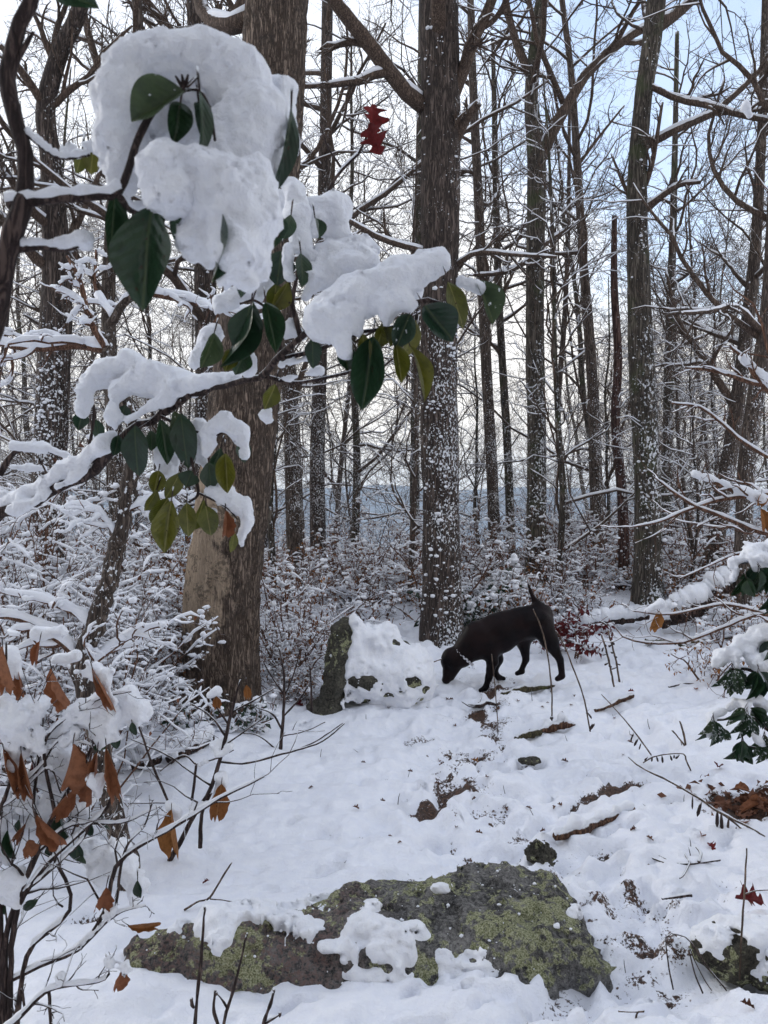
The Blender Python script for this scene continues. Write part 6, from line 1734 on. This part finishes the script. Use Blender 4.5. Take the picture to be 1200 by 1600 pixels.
for i in range(46):                          # stubble
    x, y = rg.uniform(390, 1190), rg.uniform(1040, 1590)
    if 240 < x < 970 and y > 1350:
        continue
    p = gpos(x, y)
    if proto_s is None:
        t = thing('stem_stub', (0, 0, 0), 'short dark stem stub poking through the snow', 'stub', 'stem stubs in the snow')
        g = Geo(); g.tubes(np.array([[(0, 0, -.02), (.002, 0, .02), (.008, .002, .05)]]), np.array([[.0024, .002, .0012]]), 5)
        obj('stem', g.mesh('stem'), M_STEM, t); proto_s = t
    else:
        t = copy_tree(proto_s)
    t.location = tuple(p); s_ = rg.uniform(.4, 1.1); t.scale = (s_, s_, s_); t.rotation_euler = (rg.normal(0, .35), rg.normal(0, .35), rg.uniform(0, 6.28))

# ------------------------------------------------------------------ the dog
def build_dog():
    d = float(gpos(770, 1068)[1]) - .03
    s = d / 1200
    def W(px, py, w=0.0):                     # photo pixel, sideways offset in metres (+ away from us)
        p = PX(px, py, d); p[1] += w
        return p
    ft = W(752, 1075)
    t = thing('dog', (W(795, 1070)[0], d, float(land(W(795, 1070)[0], d))), 'dark chocolate-black short-haired dog walking nose down, sniffing the snow', 'dog')
    F = Field(W(686, 1086) - A(.03, .22, .02), W(892, 908) + A(.03, .25, .05), .0075)
    SC_ = (1, 1.28, 1)
    c = lambda a, b, ra, rb, k=.05, sc=(1, 1, 1): F.cone(W(*a), W(*b), ra * s, rb * s, k, sc)
    # trunk of the body: deep chest, tucked belly, rump carried high
    c((757, 1000), (782, 989), 30, 28.5, .05, SC_); c((782, 989), (815, 976), 28, 22.5, .05, SC_); c((815, 976), (842, 968), 22.5, 21, .05, SC_)
    c((748, 998), (738, 1008), 27, 22, .05, SC_)
    c((770, 975), (835, 958), 14, 13, .05, SC_)
    # neck and head
    c((745, 997), (722, 1024), 22, 16, .06, SC_); c((722, 1024), (708, 1031), 16.5, 16, .04); c((708, 1030), (701, 1050), 14.5, 9, .03); c((701, 1050), (697, 1062), 9, 7, .015); c((710, 1044), (705, 1058), 8.5, 5, .02)
    c((704, 1024), (700, 1034), 12, 11, .02)
    c((709, 1019, -.045), (702, 1036, -.062), 5.2, 3.4, .012); c((709, 1019, .045), (704, 1036, .062), 5.2, 3.4, .012)     # folded ears
    # shoulders and front legs (near, then the far one lifted)
    c((762, 1003, -.045), (768, 1030, -.06), 16, 9, .045); c((768, 1030, -.06), (762, 1056, -.06), 7.6, 5.0, .02); c((762, 1056, -.06), (757, 1071, -.06), 4.8, 4.4, .02); c((758, 1072, -.06), (749, 1076, -.062), 4.8, 3.6, .012)
    c((770, 1003, .045), (778, 1030, .06), 16, 10, .05); c((778, 1030, .06), (774, 1052, .06), 8, 5.2, .03); c((774, 1052, .06), (781, 1061, .06), 5.0, 4.4, .02); c((781, 1061, .06), (789, 1063, .06), 4.6, 3.6, .012)
    # haunches: near leg stretched back, far leg under the belly
    c((842, 972, -.05), (856, 1000, -.065), 20, 13.5, .06); c((856, 1000, -.065), (872, 1027, -.065), 11.5, 5.6, .04); c((872, 1027, -.065), (875, 1052, -.065), 5.4, 4.4, .02); c((875, 1054, -.065), (868, 1058, -.066), 5.0, 3.6, .012)
    c((836, 975, .05), (820, 1003, .065), 19, 11.5, .06); c((820, 1003, .065), (824, 1033, .065), 10, 5.4, .04); c((824, 1033, .065), (817, 1050, .065), 5.2, 4.4, .02); c((818, 1052, .065), (810, 1055, .065), 4.8, 3.6, .012)
    # tail
    c((850, 956), (840, 946), 11, 6, .04); c((842, 948), (834, 936), 6, 4.4, .03); c((834, 936), (829, 924), 4.4, 3.4, .01); c((829, 924), (825, 912), 3.4, 2.0, .01)
    F.rough(.004, .09, 2, 4.0)
    me = F.mesh('body')
    off = Vector(t.location)
    me.transform(Matrix.Translation(-off))
    m, nt, b = new_mat('short_dark_coat')
    co = tex(nt)
    mp = nd(nt, 'ShaderNodeMapping', {0: co, 3: (60, 160, 200)}).outputs[0]
    n1 = noise(nt, mp, 1.2, 4, 0.7, .5); n2 = noise(nt, co, 7, 3, .5)
    col = mixc(nt, smooth(nt, n2, .35, .7), (.0032, .0022, .0030), (.012, .0062, .0062))
    col = mixc(nt, mth(nt, 'MULTIPLY', smooth(nt, n1, .45, .75), .5), col, (.022, .014, .014))
    nt.links.new(col, b.inputs['Base Color'])
    bump(nt, b, n1, .45, .004)
    b.inputs['Roughness'].default_value = .36
    b.inputs['Specular IOR Level'].default_value = .075
    b.inputs['Sheen Weight'].default_value = 0
    obj('body', me, m, t)
    # collar: a flat band with chain links
    mc, nt, b = new_mat('steel_chain'); b.inputs['Base Color'].default_value = (.62, .62, .66, 1); b.inputs['Metallic'].default_value = .3; b.inputs['Roughness'].default_value = .4
    g = Geo()
    ctr = W(724, 1025); ax = nrm(W(708, 1036) - W(740, 1002))
    u = nrm(np.cross(ax, A(0, 1, 0))); v = A(0, 1, 0.0)
    N = 34
    for k in range(N):
        a0, a1 = k / N * 6.2832, (k + 1.25) / N * 6.2832
        rr = .101
        p0 = ctr + rr * (u * math.cos(a0) + v * math.sin(a0) * .80); p1 = ctr + rr * (u * math.cos(a1) + v * math.sin(a1) * .80)
        w_ = ax * (.004 if k % 2 else -.004)
        g.tubes(np.stack([p0 + w_, (p0 + p1) / 2 + w_, p1 + w_])[None], np.array([[.0055, .008, .0055]]), 6)
    part('collar', g, mc, t, 'stuff')
    # eyes and nose
    me_, nt, b = new_mat('dark_eye'); b.inputs['Base Color'].default_value = (.012, .008, .006, 1); b.inputs['Roughness'].default_value = .12
    for sgn in (-1, 1):
        g = Geo(); blobs(g, (W(699.5, 1035) + A(0, sgn * .047, 0))[None], np.array([.0085]), np.random.default_rng(2), 1)
        part('eye', g, me_, t)
    g = Geo(); blobs(g, W(695.5, 1063.5)[None], np.array([.018]), np.random.default_rng(4), .8)
    part('nose', g, me_, t)
build_dog()

# ------------------------------------------------------------------ winter air
def build_haze():
    m = bpy.data.materials.new('haze_air'); m.use_nodes = True
    nt = m.node_tree
    nt.nodes.remove(nt.nodes['Principled BSDF'])
    v = nd(nt, 'ShaderNodeVolumePrincipled', {'Density': HAZE, 'Anisotropy': 0.1})
    v.inputs['Color'].default_value = (.60, .78, 1.0, 1)
    nt.links.new(v.outputs[0], nt.nodes['Material Output'].inputs['Volume'])
    x, y0, y1, z0, z1 = 1800, -80, 2100, -72, 112
    V = np.array([(a, b, c) for c in (z0, z1) for b in (y0, y1) for a in (-x, x)], float)
    Q = [(0, 2, 3, 1), (4, 5, 7, 6), (0, 1, 5, 4), (1, 3, 7, 5), (3, 2, 6, 7), (2, 0, 4, 6)]
    obj('haze', make_mesh('haze', V, Q, smooth_=False), m, None, 'stuff')
HAZE = 0.5 / 1000
if HAZE > 0:
    build_haze()
